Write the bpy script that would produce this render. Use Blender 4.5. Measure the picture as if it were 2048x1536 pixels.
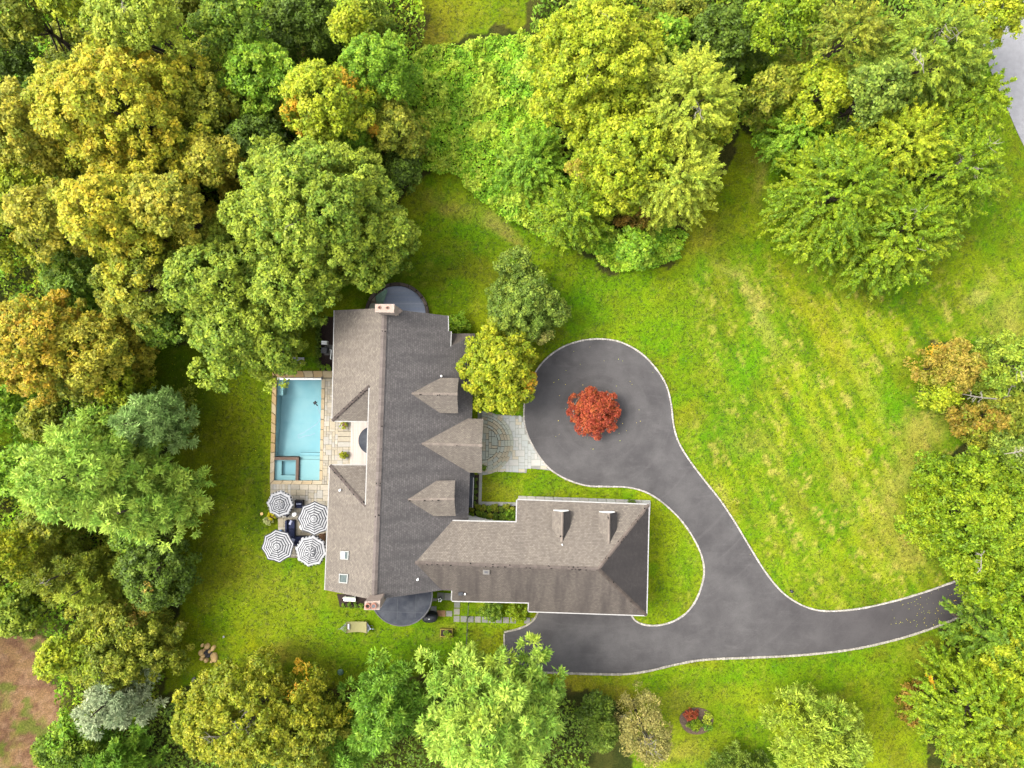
import bpy, bmesh, math, random
import numpy as np
from mathutils import Vector, Matrix

for o in list(bpy.data.objects):
    bpy.data.objects.remove(o)
SC = bpy.context.scene
COL = SC.collection

# ------------------------------------------------------------------ camera
CAM_H = 72.0            # drone height in metres
GS = 0.052              # metres per photo pixel on the ground
cam_d = bpy.data.cameras.new('camera')
cam_d.sensor_width = 36.0
cam_d.lens = 36.0 * (CAM_H / GS) / 2048.0
cam_d.clip_start = 1.0
cam_d.clip_end = 6000.0
cam = bpy.data.objects.new('camera', cam_d)
cam.location = (0, 0, CAM_H)
COL.objects.link(cam)
SC.camera = cam

# ------------------------------------------------------------------ sky and sun
SUN_EL = math.radians(52)
SUN_AZ = math.radians(167)      # direction to the sun, counted from +X towards +Y
world = bpy.data.worlds.new('World')
SC.world = world
world.use_nodes = True
wn = world.node_tree
wn.nodes.clear()
w_out = wn.nodes.new('ShaderNodeOutputWorld')
w_bg = wn.nodes.new('ShaderNodeBackground')
w_sky = wn.nodes.new('ShaderNodeTexSky')
w_sky.sky_type = 'NISHITA'
w_sky.sun_disc = False
w_sky.sun_elevation = SUN_EL
w_sky.sun_rotation = math.radians(90) - SUN_AZ
w_sky.air_density = 1.0
w_sky.dust_density = 4.0
w_sky.ozone_density = 0.6
w_hsv = wn.nodes.new('ShaderNodeHueSaturation')
w_hsv.inputs['Saturation'].default_value = 0.16     # thin high cloud: a paler sky
wn.links.new(w_sky.outputs[0], w_hsv.inputs['Color'])
wn.links.new(w_hsv.outputs[0], w_bg.inputs[0])
w_bg.inputs[1].default_value = 0.15
wn.links.new(w_bg.outputs[0], w_out.inputs[0])
sun_d = bpy.data.lights.new('sun', 'SUN')
sun_d.energy = 1.05
sun_d.angle = math.radians(32)
sun_d.color = (1.0, 0.92, 0.78)
sun = bpy.data.objects.new('sun', sun_d)
sun_dir = Vector((math.cos(SUN_EL) * math.cos(SUN_AZ), math.cos(SUN_EL) * math.sin(SUN_AZ), math.sin(SUN_EL)))
sun.rotation_euler = sun_dir.to_track_quat('Z', 'Y').to_euler()
sun.location = (-60, 30, 90)
COL.objects.link(sun)
SC.view_settings.view_transform = 'Standard'
SC.view_settings.look = 'None'
SC.view_settings.exposure = 2.9
SC.view_settings.gamma = 1.0
SC.view_settings.use_curve_mapping = False
SC.render.engine = 'CYCLES'
SC.cycles.max_bounces = 8
SC.cycles.diffuse_bounces = 6
SC.cycles.transparent_max_bounces = 12

# ------------------------------------------------------------------ helpers
E_CAL = 5.6        # photo value / base colour for a level, fully lit surface

def lin1(v):
    v = v / 255.0
    return v / 12.92 if v <= 0.04045 else ((v + 0.055) / 1.055) ** 2.4

def C(r, g, b, k=1.0):
    """base colour of a surface whose lit parts look (r,g,b) in the photo"""
    return (lin1(r) * k / E_CAL, lin1(g) * k / E_CAL, lin1(b) * k / E_CAL)

def P(px, py, h=0.0):
    s = GS * (CAM_H - h) / CAM_H
    return Vector(((px - 1024) * s, (768 - py) * s, h))

def ray_plane(px, py, pl):
    """point where the line of sight through a photo pixel meets the plane n.p = c"""
    n, c = pl
    o = Vector((0, 0, CAM_H))
    d = Vector(((px - 1024) * GS, (768 - py) * GS, -CAM_H))
    t = (c - n.dot(o)) / n.dot(d)
    return o + d * t

def plane3(a, b, c):
    n = (b - a).cross(c - a).normalized()
    if n.z < 0:
        n = -n
    return (n, n.dot(a))

WLOC = {}

def link(o, parent=None):
    COL.objects.link(o)
    if parent is not None:
        o.parent = parent
        o.matrix_parent_inverse = Matrix.Translation(-WLOC.get(parent.name, Vector((0, 0, 0))))
    return o

def tag(o, label=None, cat=None, group=None, kind=None):
    if label: o['label'] = label
    if cat: o['category'] = cat
    if group: o['group'] = group
    if kind: o['kind'] = kind
    return o

def thing(name, loc, label, cat, group=None):
    e = bpy.data.objects.new(name, None)
    e.empty_display_size = 0.3
    e.location = loc
    COL.objects.link(e)
    WLOC[e.name] = Vector(loc)
    return tag(e, label, cat, group)

def mesh_obj(name, verts, faces, mat, parent=None, smooth=False, uvs=None):
    me = bpy.data.meshes.new(name)
    me.from_pydata([tuple(v) for v in verts], [], faces)
    if uvs is not None:
        ul = me.uv_layers.new(name='UVMap')
        k = 0
        for f, fu in zip(faces, uvs):
            for uv in fu:
                ul.data[k].uv = uv
                k += 1
    if isinstance(mat, (list, tuple)):
        for m in mat: me.materials.append(m)
    else:
        me.materials.append(mat)
    if smooth:
        for p in me.polygons: p.use_smooth = True
    me.update()
    return link(bpy.data.objects.new(name, me), parent)

class MB:
    """collects simple shapes; build() links them as one mesh object"""
    def __init__(self):
        self.v = []; self.f = []; self.m = []
    def add(self, vs, fs, mi=0):
        b = len(self.v)
        self.v += [tuple(x) for x in vs]
        self.f += [tuple(i + b for i in f) for f in fs]
        self.m += [mi] * len(fs)
        return self
    def box(self, cx, cy, z0, sx, sy, sz, rot=0.0, mi=0, taper=1.0):
        c, s = math.cos(rot), math.sin(rot)
        vs = []
        for z, k in ((z0, 1.0), (z0 + sz, taper)):
            for a, b in ((-1, -1), (1, -1), (1, 1), (-1, 1)):
                x, y = a * sx / 2 * k, b * sy / 2 * k
                vs.append((cx + x * c - y * s, cy + x * s + y * c, z))
        return self.add(vs, [(3, 2, 1, 0), (4, 5, 6, 7), (0, 1, 5, 4), (1, 2, 6, 5), (2, 3, 7, 6), (3, 0, 4, 7)], mi)
    def rbox(self, cx, cy, z0, sx, sy, sz, rot=0.0, b=0.02, mi=0):
        """box with a chamfered top edge"""
        c, s = math.cos(rot), math.sin(rot)
        vs = []
        for z, k in ((z0, 0), (z0 + sz - b, 0), (z0 + sz, b)):
            for aa, bb in ((-1, -1), (1, -1), (1, 1), (-1, 1)):
                x, y = aa * (sx / 2 - k), bb * (sy / 2 - k)
                vs.append((cx + x * c - y * s, cy + x * s + y * c, z))
        fs = [(8, 9, 10, 11)]
        for r in (0, 4):
            for i in range(4):
                j = (i + 1) % 4
                fs.append((r + i, r + j, r + 4 + j, r + 4 + i))
        return self.add(vs, fs, mi)
    def prism(self, pts, z0, z1, mi=0, cap_bottom=False):
        n = len(pts)
        a = sum(pts[i][0] * pts[(i + 1) % n][1] - pts[(i + 1) % n][0] * pts[i][1] for i in range(n))
        if a < 0: pts = pts[::-1]
        vs = [(p[0], p[1], z0) for p in pts] + [(p[0], p[1], z1) for p in pts]
        fs = [tuple(range(n, 2 * n))]
        if cap_bottom: fs.append(tuple(range(n - 1, -1, -1)))
        for i in range(n):
            j = (i + 1) % n
            fs.append((i, j, n + j, n + i))
        return self.add(vs, fs, mi)
    def tube(self, pts, rad, n=6, mi=0, caps=True):
        pts = [Vector(p) for p in pts]
        if not isinstance(rad, (list, tuple)): rad = [rad] * len(pts)
        vs = []; fs = []
        prev = None
        for i, p in enumerate(pts):
            d = (pts[min(i + 1, len(pts) - 1)] - pts[max(i - 1, 0)]).normalized()
            ref = Vector((0, 0, 1)) if abs(d.z) < 0.9 else Vector((1, 0, 0))
            if prev is not None:
                u = (prev - d * prev.dot(d))
                u = u.normalized() if u.length > 1e-5 else d.cross(ref).normalized()
            else:
                u = d.cross(ref).normalized()
            prev = u
            w = d.cross(u)
            for k in range(n):
                a = 2 * math.pi * k / n
                vs.append(p + (u * math.cos(a) + w * math.sin(a)) * rad[i])
        for i in range(len(pts) - 1):
            for k in range(n):
                j = (k + 1) % n
                fs.append((i * n + k, i * n + j, (i + 1) * n + j, (i + 1) * n + k))
        if caps:
            fs.append(tuple(range(n - 1, -1, -1)))
            fs.append(tuple(range((len(pts) - 1) * n, len(pts) * n)))
        return self.add(vs, fs, mi)
    def lathe(self, cx, cy, prof, n=16, mi=0, a0=0.0):
        """prof: list of (radius, z) from bottom to top"""
        vs = []; fs = []
        for r, z in prof:
            for k in range(n):
                a = a0 + 2 * math.pi * k / n
                vs.append((cx + r * math.cos(a), cy + r * math.sin(a), z))
        for i in range(len(prof) - 1):
            for k in range(n):
                j = (k + 1) % n
                fs.append((i * n + k, i * n + j, (i + 1) * n + j, (i + 1) * n + k))
        fs.append(tuple(range((len(prof) - 1) * n, len(prof) * n)))
        return self.add(vs, fs, mi)
    def build(self, name, mat, parent=None, smooth=False):
        o = mesh_obj(name, self.v, self.f, mat, parent, smooth)
        if isinstance(mat, (list, tuple)):
            o.data.polygons.foreach_set('material_index', self.m)
        return o

# ------------------------------------------------------------------ materials
def new_mat(name):
    m = bpy.data.materials.new(name)
    m.use_nodes = True
    nt = m.node_tree
    b = nt.nodes['Principled BSDF']
    b.inputs['Specular IOR Level'].default_value = 0.25
    b.inputs['Roughness'].default_value = 0.85
    return m, nt, b

def N(nt, t, **kw):
    n = nt.nodes.new(t)
    for k, v in kw.items():
        if k in n.inputs: n.inputs[k].default_value = v
        else: setattr(n, k, v)
    return n

def noisy(name, col, col2=None, scale=3.0, rough=0.85, bump=0.0, bscale=40.0, detail=6.0, spec=0.25, metal=0.0, stretch=None, rnd=0.0, amt=(0.35, 0.65)):
    """two-tone noise material, optional per-object brightness shift"""
    m, nt, b = new_mat(name)
    if col2 is None: col2 = tuple(c * 0.75 for c in col)
    tc = N(nt, 'ShaderNodeTexCoord')
    mp = N(nt, 'ShaderNodeMapping')
    nt.links.new(tc.outputs['Object'], mp.inputs[0])
    if stretch: mp.inputs['Scale'].default_value = stretch
    nz = N(nt, 'ShaderNodeTexNoise', Scale=scale, Detail=detail, Roughness=0.65)
    nt.links.new(mp.outputs[0], nz.inputs['Vector'])
    rp = N(nt, 'ShaderNodeMapRange')
    rp.inputs['From Min'].default_value = amt[0]; rp.inputs['From Max'].default_value = amt[1]
    nt.links.new(nz.outputs['Fac'], rp.inputs['Value'])
    mx = N(nt, 'ShaderNodeMix', data_type='RGBA')
    mx.inputs['A'].default_value = (*col, 1) if 'A' in mx.inputs else (0, 0, 0, 1)
    mx.inputs[6].default_value = (*col, 1); mx.inputs[7].default_value = (*col2, 1)
    nt.links.new(rp.outputs[0], mx.inputs[0])
    out = mx.outputs[2]
    if rnd > 0:
        oi = N(nt, 'ShaderNodeObjectInfo')
        r2 = N(nt, 'ShaderNodeMapRange')
        r2.inputs['To Min'].default_value = 1 - rnd; r2.inputs['To Max'].default_value = 1 + rnd
        nt.links.new(oi.outputs['Random'], r2.inputs['Value'])
        hs = N(nt, 'ShaderNodeHueSaturation')
        nt.links.new(r2.outputs[0], hs.inputs['Value'])
        nt.links.new(out, hs.inputs['Color'])
        out = hs.outputs[0]
    nt.links.new(out, b.inputs['Base Color'])
    b.inputs['Roughness'].default_value = rough
    b.inputs['Specular IOR Level'].default_value = spec
    b.inputs['Metallic'].default_value = metal
    if bump > 0:
        n2 = N(nt, 'ShaderNodeTexNoise', Scale=bscale, Detail=4.0)
        nt.links.new(tc.outputs['Object'], n2.inputs['Vector'])
        bp = N(nt, 'ShaderNodeBump', Strength=bump, Distance=0.02)
        nt.links.new(n2.outputs['Fac'], bp.inputs['Height'])
        nt.links.new(bp.outputs[0], b.inputs['Normal'])
    return m

def attr_mat(name, attr='col', scale=0.0, amp=0.0, rough=0.9, translucent=0.0, spec=0.1, bump=0.0):
    """colour from a mesh attribute (each leaf, block or patch has its own colour) plus fine grain"""
    m, nt, b = new_mat(name)
    at = N(nt, 'ShaderNodeAttribute', attribute_name=attr)
    out = at.outputs['Color']
    if amp > 0:
        tc = N(nt, 'ShaderNodeTexCoord')
        nz = N(nt, 'ShaderNodeTexNoise', Scale=scale, Detail=5.0, Roughness=0.7)
        nt.links.new(tc.outputs['Object'], nz.inputs['Vector'])
        rp = N(nt, 'ShaderNodeMapRange')
        rp.inputs['From Min'].default_value = 0.3; rp.inputs['From Max'].default_value = 0.7
        rp.inputs['To Min'].default_value = 1 - amp; rp.inputs['To Max'].default_value = 1 + amp
        nt.links.new(nz.outputs['Fac'], rp.inputs['Value'])
        hs = N(nt, 'ShaderNodeHueSaturation')
        nt.links.new(rp.outputs[0], hs.inputs['Value'])
        nt.links.new(out, hs.inputs['Color'])
        out = hs.outputs[0]
        if bump > 0:
            bp = N(nt, 'ShaderNodeBump', Strength=bump, Distance=0.05)
            nt.links.new(nz.outputs['Fac'], bp.inputs['Height'])
            nt.links.new(bp.outputs[0], b.inputs['Normal'])
    nt.links.new(out, b.inputs['Base Color'])
    b.inputs['Roughness'].default_value = rough
    b.inputs['Specular IOR Level'].default_value = spec
    if translucent > 0:
        tr = N(nt, 'ShaderNodeBsdfTranslucent')
        nt.links.new(out, tr.inputs['Color'])
        ms = N(nt, 'ShaderNodeMixShader')
        ms.inputs[0].default_value = translucent
        nt.links.new(b.outputs[0], ms.inputs[1]); nt.links.new(tr.outputs[0], ms.inputs[2])
        nt.links.new(ms.outputs[0], nt.nodes['Material Output'].inputs[0])
    return m

def shingle_mat(name, c1, c2, c3, streak=0.0, course=0.145, speck=0.0):
    """asphalt shingles: courses run along the eaves (UV in metres), algae streaks run down the slope"""
    m, nt, b = new_mat(name)
    uv = N(nt, 'ShaderNodeUVMap', uv_map='UVMap')
    br = N(nt, 'ShaderNodeTexBrick')
    br.offset = 0.5
    br.inputs['Scale'].default_value = 1.0
    br.inputs['Brick Width'].default_value = 0.24
    br.inputs['Row Height'].default_value = course
    br.inputs['Mortar Size'].default_value = 0.014
    br.inputs['Mortar Smooth'].default_value = 0.3
    br.inputs['Bias'].default_value = 0.0
    br.inputs['Color1'].default_value = (*c1, 1)
    br.inputs['Color2'].default_value = (*c2, 1)
    br.inputs['Mortar'].default_value = (*[c * 0.62 for c in c2], 1)
    nt.links.new(uv.outputs[0], br.inputs['Vector'])
    gr = N(nt, 'ShaderNodeTexNoise', Scale=5.0, Detail=6.0, Roughness=0.85)
    nt.links.new(uv.outputs[0], gr.inputs['Vector'])
    rp = N(nt, 'ShaderNodeMapRange')
    rp.inputs['From Min'].default_value = 0.3; rp.inputs['From Max'].default_value = 0.7
    rp.inputs['To Min'].default_value = 0.66; rp.inputs['To Max'].default_value = 1.34
    nt.links.new(gr.outputs['Fac'], rp.inputs['Value'])
    hs = N(nt, 'ShaderNodeHueSaturation')
    nt.links.new(rp.outputs[0], hs.inputs['Value'])
    nt.links.new(br.outputs['Color'], hs.inputs['Color'])
    mp = N(nt, 'ShaderNodeMapping')
    mp.inputs['Scale'].default_value = (0.75, 0.12, 1)
    nt.links.new(uv.outputs[0], mp.inputs[0])
    st = N(nt, 'ShaderNodeTexNoise', Scale=1.3, Detail=5.0, Roughness=0.6)
    nt.links.new(mp.outputs[0], st.inputs['Vector'])
    r2 = N(nt, 'ShaderNodeMapRange')
    r2.inputs['From Min'].default_value = 0.42; r2.inputs['From Max'].default_value = 0.72
    r2.inputs['To Min'].default_value = 0.0; r2.inputs['To Max'].default_value = streak
    nt.links.new(st.outputs['Fac'], r2.inputs['Value'])
    mx = N(nt, 'ShaderNodeMix', data_type='RGBA')
    nt.links.new(r2.outputs[0], mx.inputs[0])
    nt.links.new(hs.outputs[0], mx.inputs[6])
    mx.inputs[7].default_value = (*c3, 1)
    out = mx.outputs[2]
    if speck > 0:      # pale lichen spots
        vo = N(nt, 'ShaderNodeTexNoise', Scale=3.2, Detail=2.0, Roughness=0.9)
        nt.links.new(uv.outputs[0], vo.inputs['Vector'])
        rv = N(nt, 'ShaderNodeMapRange'); rv.inputs['From Min'].default_value = .69; rv.inputs['From Max'].default_value = .74; rv.inputs['To Max'].default_value = speck
        nt.links.new(vo.outputs['Fac'], rv.inputs['Value'])
        m4 = N(nt, 'ShaderNodeMix', data_type='RGBA'); m4.inputs[7].default_value = (*C(196, 192, 186), 1)
        nt.links.new(rv.outputs[0], m4.inputs[0]); nt.links.new(out, m4.inputs[6]); out = m4.outputs[2]
    nt.links.new(out, b.inputs['Base Color'])
    bp = N(nt, 'ShaderNodeBump', Strength=0.5, Distance=0.02)
    nt.links.new(br.outputs['Fac'], bp.inputs['Height'])
    bp.invert = True
    nt.links.new(bp.outputs[0], b.inputs['Normal'])
    b.inputs['Roughness'].default_value = 0.92
    return m

M = {}
M['white'] = noisy('white_paint', (0.6, 0.6, 0.58), (0.52, 0.52, 0.5), 6, 0.6)
M['trim'] = noisy('gutter_paint', (0.15, 0.146, 0.14), (0.11, 0.107, 0.102), 5, 0.6)
M['siding'] = noisy('siding', (0.36, 0.35, 0.33), (0.3, 0.29, 0.28), 2, 0.8)
M['shingle_hip'] = shingle_mat('shingles_east_dark', C(94, 87, 84, 0.84), C(80, 73, 71, 0.84), C(58, 52, 52, 0.84), 0.7)  # darkest tone: east hip, plus the shade painted on the wing dormers' east slopes
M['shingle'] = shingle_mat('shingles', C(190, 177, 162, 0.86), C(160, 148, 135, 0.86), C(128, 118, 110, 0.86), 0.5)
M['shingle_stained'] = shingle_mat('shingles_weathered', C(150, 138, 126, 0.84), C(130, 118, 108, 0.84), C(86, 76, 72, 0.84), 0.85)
M['shingle_dark'] = shingle_mat('shingles_dark_grey', C(150, 144, 141, 0.88), C(126, 120, 119, 0.88), C(98, 94, 94, 0.88), 0.75, 0.2, 0.7)  # greyer and darker base than the west slope, with pale specks
M['ridge'] = attr_mat('ridge_caps', 'col', 8, 0.2, 0.9)
M['membrane'] = noisy('roof_membrane', C(62, 68, 82), C(108, 112, 120), 0.8, 0.8, spec=0.1, amt=(0.35, 0.7))
M['chimney'] = noisy('limestone', C(230, 208, 192, 1.0), C(208, 184, 168, 1.0), 4, 0.9, 0.3)
M['clay'] = noisy('clay_flue', C(206, 150, 126, 1.4), C(176, 118, 98, 1.3), 6)
M['soot'] = noisy('soot', (0.012, 0.010, 0.009))
M['glass'] = noisy('skylight_glass', C(92, 108, 106), C(120, 134, 130), 1.5, 0.25, spec=0.15)
M['lead'] = noisy('lead', C(120, 120, 124), C(95, 95, 100), 6, 0.6)
M['black'] = noisy('black_cover', (0.005, 0.0055, 0.008), (0.010, 0.011, 0.014), 4, 0.55, 0.3, 14)
M['asphalt'] = None
M['kerb'] = attr_mat('granite_blocks', 'col', 12, 0.18)
M['flag'] = None
M['navy'] = noisy('navy_cushion', (0.005, 0.007, 0.022), (0.009, 0.012, 0.034), 3, 0.9, 0.2, 30)
M['wicker'] = noisy('dark_wicker', (0.005, 0.005, 0.007), (0.010, 0.009, 0.012), 30, 0.7, 0.5, 60)
M['pillow'] = noisy('pale_pillow', (0.2, 0.21, 0.27), (0.13, 0.14, 0.2), 14, 0.9)
M['skyblue'] = noisy('light_blue_cloth', (0.07, 0.13, 0.24), (0.1, 0.17, 0.28), 10, 0.9)
M['canvas_w'] = noisy('white_canvas', (0.165, 0.165, 0.168), (0.14, 0.14, 0.144), 8, 0.9)
M['canvas_b'] = noisy('black_canvas', (0.008, 0.009, 0.013), (0.012, 0.013, 0.017), 8, 0.9)
M['mint'] = noisy('mint_canvas', C(176, 218, 190), C(160, 205, 178), 5, 0.8)
M['wood'] = noisy('brown_wood', C(150, 105, 62), C(120, 80, 46), 3, 0.8, stretch=(1, 8, 1))
M['metal'] = noisy('dark_metal', (0.010, 0.010, 0.010), (0.016, 0.016, 0.016), 9, 0.5, spec=0.5)
M['concrete'] = noisy('concrete', C(170, 165, 158), C(150, 145, 138), 5, 0.9, 0.3)
M['mulch'] = noisy('mulch', C(86, 62, 52), C(50, 34, 28), 9, 0.95, 0.9, 16, amt=(0.35, 0.62))
M['bark'] = noisy('bark', C(120, 104, 84), C(84, 70, 56), 3, 0.95, 0.8, 9, stretch=(1, 1, 0.25))
M['deadwood'] = noisy('bleached_wood', C(214, 205, 190), C(178, 168, 150), 6, 0.9)
M['leaf'] = attr_mat('leaves', 'col', rough=0.6, translucent=0.5, spec=0.2)
M['yellow'] = noisy('yellow_timber', C(214, 196, 84), C(190, 168, 64), 6, 0.8)
M['tan_net'] = noisy('hammock_rope', C(196, 192, 130), C(176, 168, 112), 20, 0.9, stretch=(1, 12, 1))
M['firestone'] = noisy('sandstone', C(228, 194, 132, 2.7), C(206, 168, 110, 2.6), 3.5, 0.9, 0.4, 12, rnd=0.18)
M['ash'] = noisy('ash', (0.01, 0.009, 0.01), (0.05, 0.047, 0.05), 9, 0.95)
M['bluestone'] = None
# ------------------------------------------------------------------ noise in numpy
def vnoise(x, y, seed=0):
    xi = np.floor(x).astype(np.int64); yi = np.floor(y).astype(np.int64)
    fx = x - xi; fy = y - yi
    fx = fx * fx * (3 - 2 * fx); fy = fy * fy * (3 - 2 * fy)
    def h(a, b):
        n = (a * 374761393 + b * 668265263 + seed * 1442695041) & 0x7fffffff
        n = ((n ^ (n >> 13)) * 1274126177) & 0x7fffffff
        return ((n ^ (n >> 16)) & 0xffff) / 65535.0
    return (h(xi, yi) * (1 - fx) + h(xi + 1, yi) * fx) * (1 - fy) + (h(xi, yi + 1) * (1 - fx) + h(xi + 1, yi + 1) * fx) * fy

def fbm(x, y, seed=0, oct=4):
    t = 0; a = 0.5; s = 0
    for i in range(oct):
        t = t + a * vnoise(x, y, seed + i * 17); s += a
        x = x * 2.03 + 5.1; y = y * 2.03 + 9.7; a *= 0.55
    return t / s

def inpoly(px, py, poly):
    r = np.zeros(px.shape, bool)
    n = len(poly); j = n - 1
    for i in range(n):
        xi, yi = poly[i]; xj, yj = poly[j]
        c = ((yi > py) != (yj > py)) & (px < (xj - xi) * (py - yi) / (yj - yi + 1e-9) + xi)
        r ^= c
        j = i
    return r

def sstep(a, b, x):
    t = np.clip((x - a) / (b - a), 0, 1)
    return t * t * (3 - 2 * t)

FOREST = [
    [(-250, -250), (830, -250), (850, 40), (870, 330), (790, 410), (700, 540), (580, 600), (400, 680), (300, 690), (270, 780),
     (330, 860), (355, 1000), (350, 1240), (330, 1400), (300, 1450), (290, 1800), (-250, 1800)],
    [(860, 90), (1050, 40), (1060, -250), (1920, -250), (1930, 150), (1800, 300), (1600, 330), (1480, 250), (1470, 300), (1370, 430),
     (1345, 530), (1240, 543), (1180, 512), (1090, 480), (1010, 440), (950, 390), (900, 345), (830, 340)],
    [(1870, 690), (2300, 680), (2300, 1800), (1870, 1800), (1860, 1480), (1880, 1330), (1870, 1220), (1930, 1190), (1850, 1080),
     (1850, 950), (1940, 890), (1870, 800)],
    [(290, 1390), (420, 1370), (690, 1380), (860, 1340), (1060, 1350), (1240, 1400), (1270, 1500), (1180, 1800), (280, 1800)],
]
SOIL = [(-200, 1225), (60, 1240), (100, 1290), (90, 1340), (120, 1420), (110, 1520), (60, 1800), (-200, 1800)]
# patches of worn, lush or dry turf: px, py, rx, ry, degrees, colour, strength
PATCH = [
    (860, 60, 70, 40, 0, (168, 140, 75), .8), (900, 20, 90, 45, 0, (150, 140, 45), .7), (800, 40, 60, 60, 0, (95, 115, 20), .7),
    (905, 415, 70, 16, 10, (186, 165, 100), .7), (985, 450, 60, 10, 38, (200, 175, 125), .7), (1015, 485, 25, 7, 40, (190, 160, 120), .6),
    (960, 430, 30, 18, 30, (140, 175, 20), .7), (800, 560, 90, 30, -10, (88, 110, 15), .7), (860, 500, 60, 40, 0, (100, 135, 20), .5),
    (1420, 400, 60, 90, 0, (140, 132, 30), .5), (1410, 470, 50, 35, -20, (175, 150, 75), .5), (1520, 350, 12, 60, 0, (190, 165, 110), .6),
    (1150, 600, 90, 30, 20, (95, 150, 12), .6), (1330, 640, 100, 60, 20, (120, 165, 15), .5), (1260, 560, 80, 30, 0, (105, 150, 15), .5),
    (1480, 570, 60, 10, 45, (205, 185, 130), .7), (1520, 640, 60, 9, 55, (200, 185, 135), .6), (1545, 690, 50, 12, 55, (170, 165, 90), .6),
    (1430, 760, 60, 20, 60, (150, 150, 50), .6), (1490, 730, 40, 70, 30, (105, 165, 10), .6), (1460, 870, 60, 30, 60, (100, 150, 25), .5),
    (1640, 640, 30, 130, -33, (170, 165, 30), .6), (1700, 720, 14, 120, -30, (175, 165, 60), .5), (1750, 820, 12, 140, -22, (180, 175, 85), .5),
    (1770, 800, 40, 60, -20, (100, 165, 10), .6), (1850, 850, 40, 30, 0, (205, 185, 120), .7), (1840, 900, 40, 50, 0, (195, 170, 105), .6),
    (1790, 980, 30, 70, 20, (205, 185, 125), .6), (1780, 1070, 50, 40, 0, (180, 165, 90), .6), (1820, 1110, 40, 25, -30, (200, 180, 110), .7),
    (1965, 590, 12, 28, 35, (205, 190, 130), .8), (2020, 640, 35, 50, 0, (195, 180, 110), .7), (1960, 530, 70, 50, 0, (130, 150, 20), .5),
    (1450, 1000, 30, 12, 60, (190, 175, 110), .5), (1560, 930, 60, 12, 60, (185, 175, 95), .5), (1600, 1010, 60, 12, 62, (150, 145, 55), .6),
    (1630, 850, 50, 12, 60, (180, 165, 85), .5), (1680, 960, 70, 12, 65, (190, 180, 100), .5), (1500, 880, 40, 25, 0, (180, 160, 100), .4),
    (1620, 1130, 90, 30, 0, (150, 165, 40), .5), (1700, 1180, 120, 20, 0, (150, 160, 40), .5), (1540, 1050, 20, 60, -30, (165, 170, 60), .5),
    (410, 800, 40, 60, 0, (85, 130, 12), .8), (370, 750, 30, 40, 0, (82, 110, 10), .6), (440, 850, 70, 130, 0, (128, 115, 18), .55),
    (470, 950, 40, 160, 0, (118, 125, 22), .5), (520, 1000, 22, 150, 0, (92, 120, 22), .7), (420, 1050, 30, 120, 0, (105, 110, 15), .6),
    (545, 1020, 10, 60, 0, (150, 140, 60), .5), (560, 1180, 110, 40, 0, (160, 160, 60), .6), (470, 1150, 60, 60, 0, (150, 145, 45), .6),
    (480, 1220, 60, 50, 0, (140, 160, 20), .5), (560, 1310, 40, 22, -15, (178, 150, 85), .7), (510, 1310, 30, 30, 0, (172, 170, 20), .7),
    (600, 1250, 80, 40, 0, (150, 165, 35), .5), (730, 1330, 60, 40, 0, (95, 140, 12), .5), (830, 1310, 60, 40, 0, (95, 130, 15), .5),
    (690, 1380, 60, 30, 0, (120, 100, 50), .6), (1000, 1245, 40, 18, 0, (150, 190, 10), .7), (970, 1280, 30, 12, 0, (150, 140, 50), .5),
    (1130, 1370, 50, 25, 0, (180, 140, 75), .7), (1220, 1375, 60, 18, 0, (170, 150, 70), .6), (1400, 1350, 120, 18, -6, (125, 165, 15), .6),
    (1500, 1400, 130, 30, 0, (165, 170, 50), .6), (1700, 1350, 140, 20, -8, (150, 175, 25), .5), (1850, 1300, 40, 30, 0, (185, 165, 80), .6),
    (1750, 1430, 70, 50, 0, (150, 155, 35), .5), (1820, 1400, 40, 60, 0, (150, 150, 40), .6), (1370, 1410, 30, 30, 0, (180, 165, 90), .5),
    (1360, 1510, 60, 25, 0, (205, 180, 110), .5), (1430, 1490, 80, 30, 0, (160, 165, 45), .6), (1250, 1400, 40, 20, 0, (190, 150, 80), .5),
    (1000, 980, 40, 20, 0, (160, 150, 75), .5), (1090, 980, 60, 14, 5, (120, 165, 30), .5), (940, 1225, 60, 20, 0, (125, 160, 30), .4),
    (640, 680, 20, 40, 0, (140, 130, 50), .5), (620, 660, 30, 40, 0, (90, 105, 25), .6), (750, 1290, 80, 30, 0, (120, 150, 15), .5),
    (890, 1275, 30, 12, 0, (170, 155, 85), .5), (40, 830, 50, 60, 0, (110, 150, 20), .8), (1370, 1130, 30, 60, 0, (110, 155, 25), .5),
    (30, 1350, 30, 20, 0, (120, 125, 50), .6), (25, 1395, 18, 18, 0, (80, 140, 15), .9), (50, 1280, 30, 30, 0, (110, 130, 40), .6),
    (15, 1470, 40, 40, 0, (130, 110, 55), .7),
]

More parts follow.
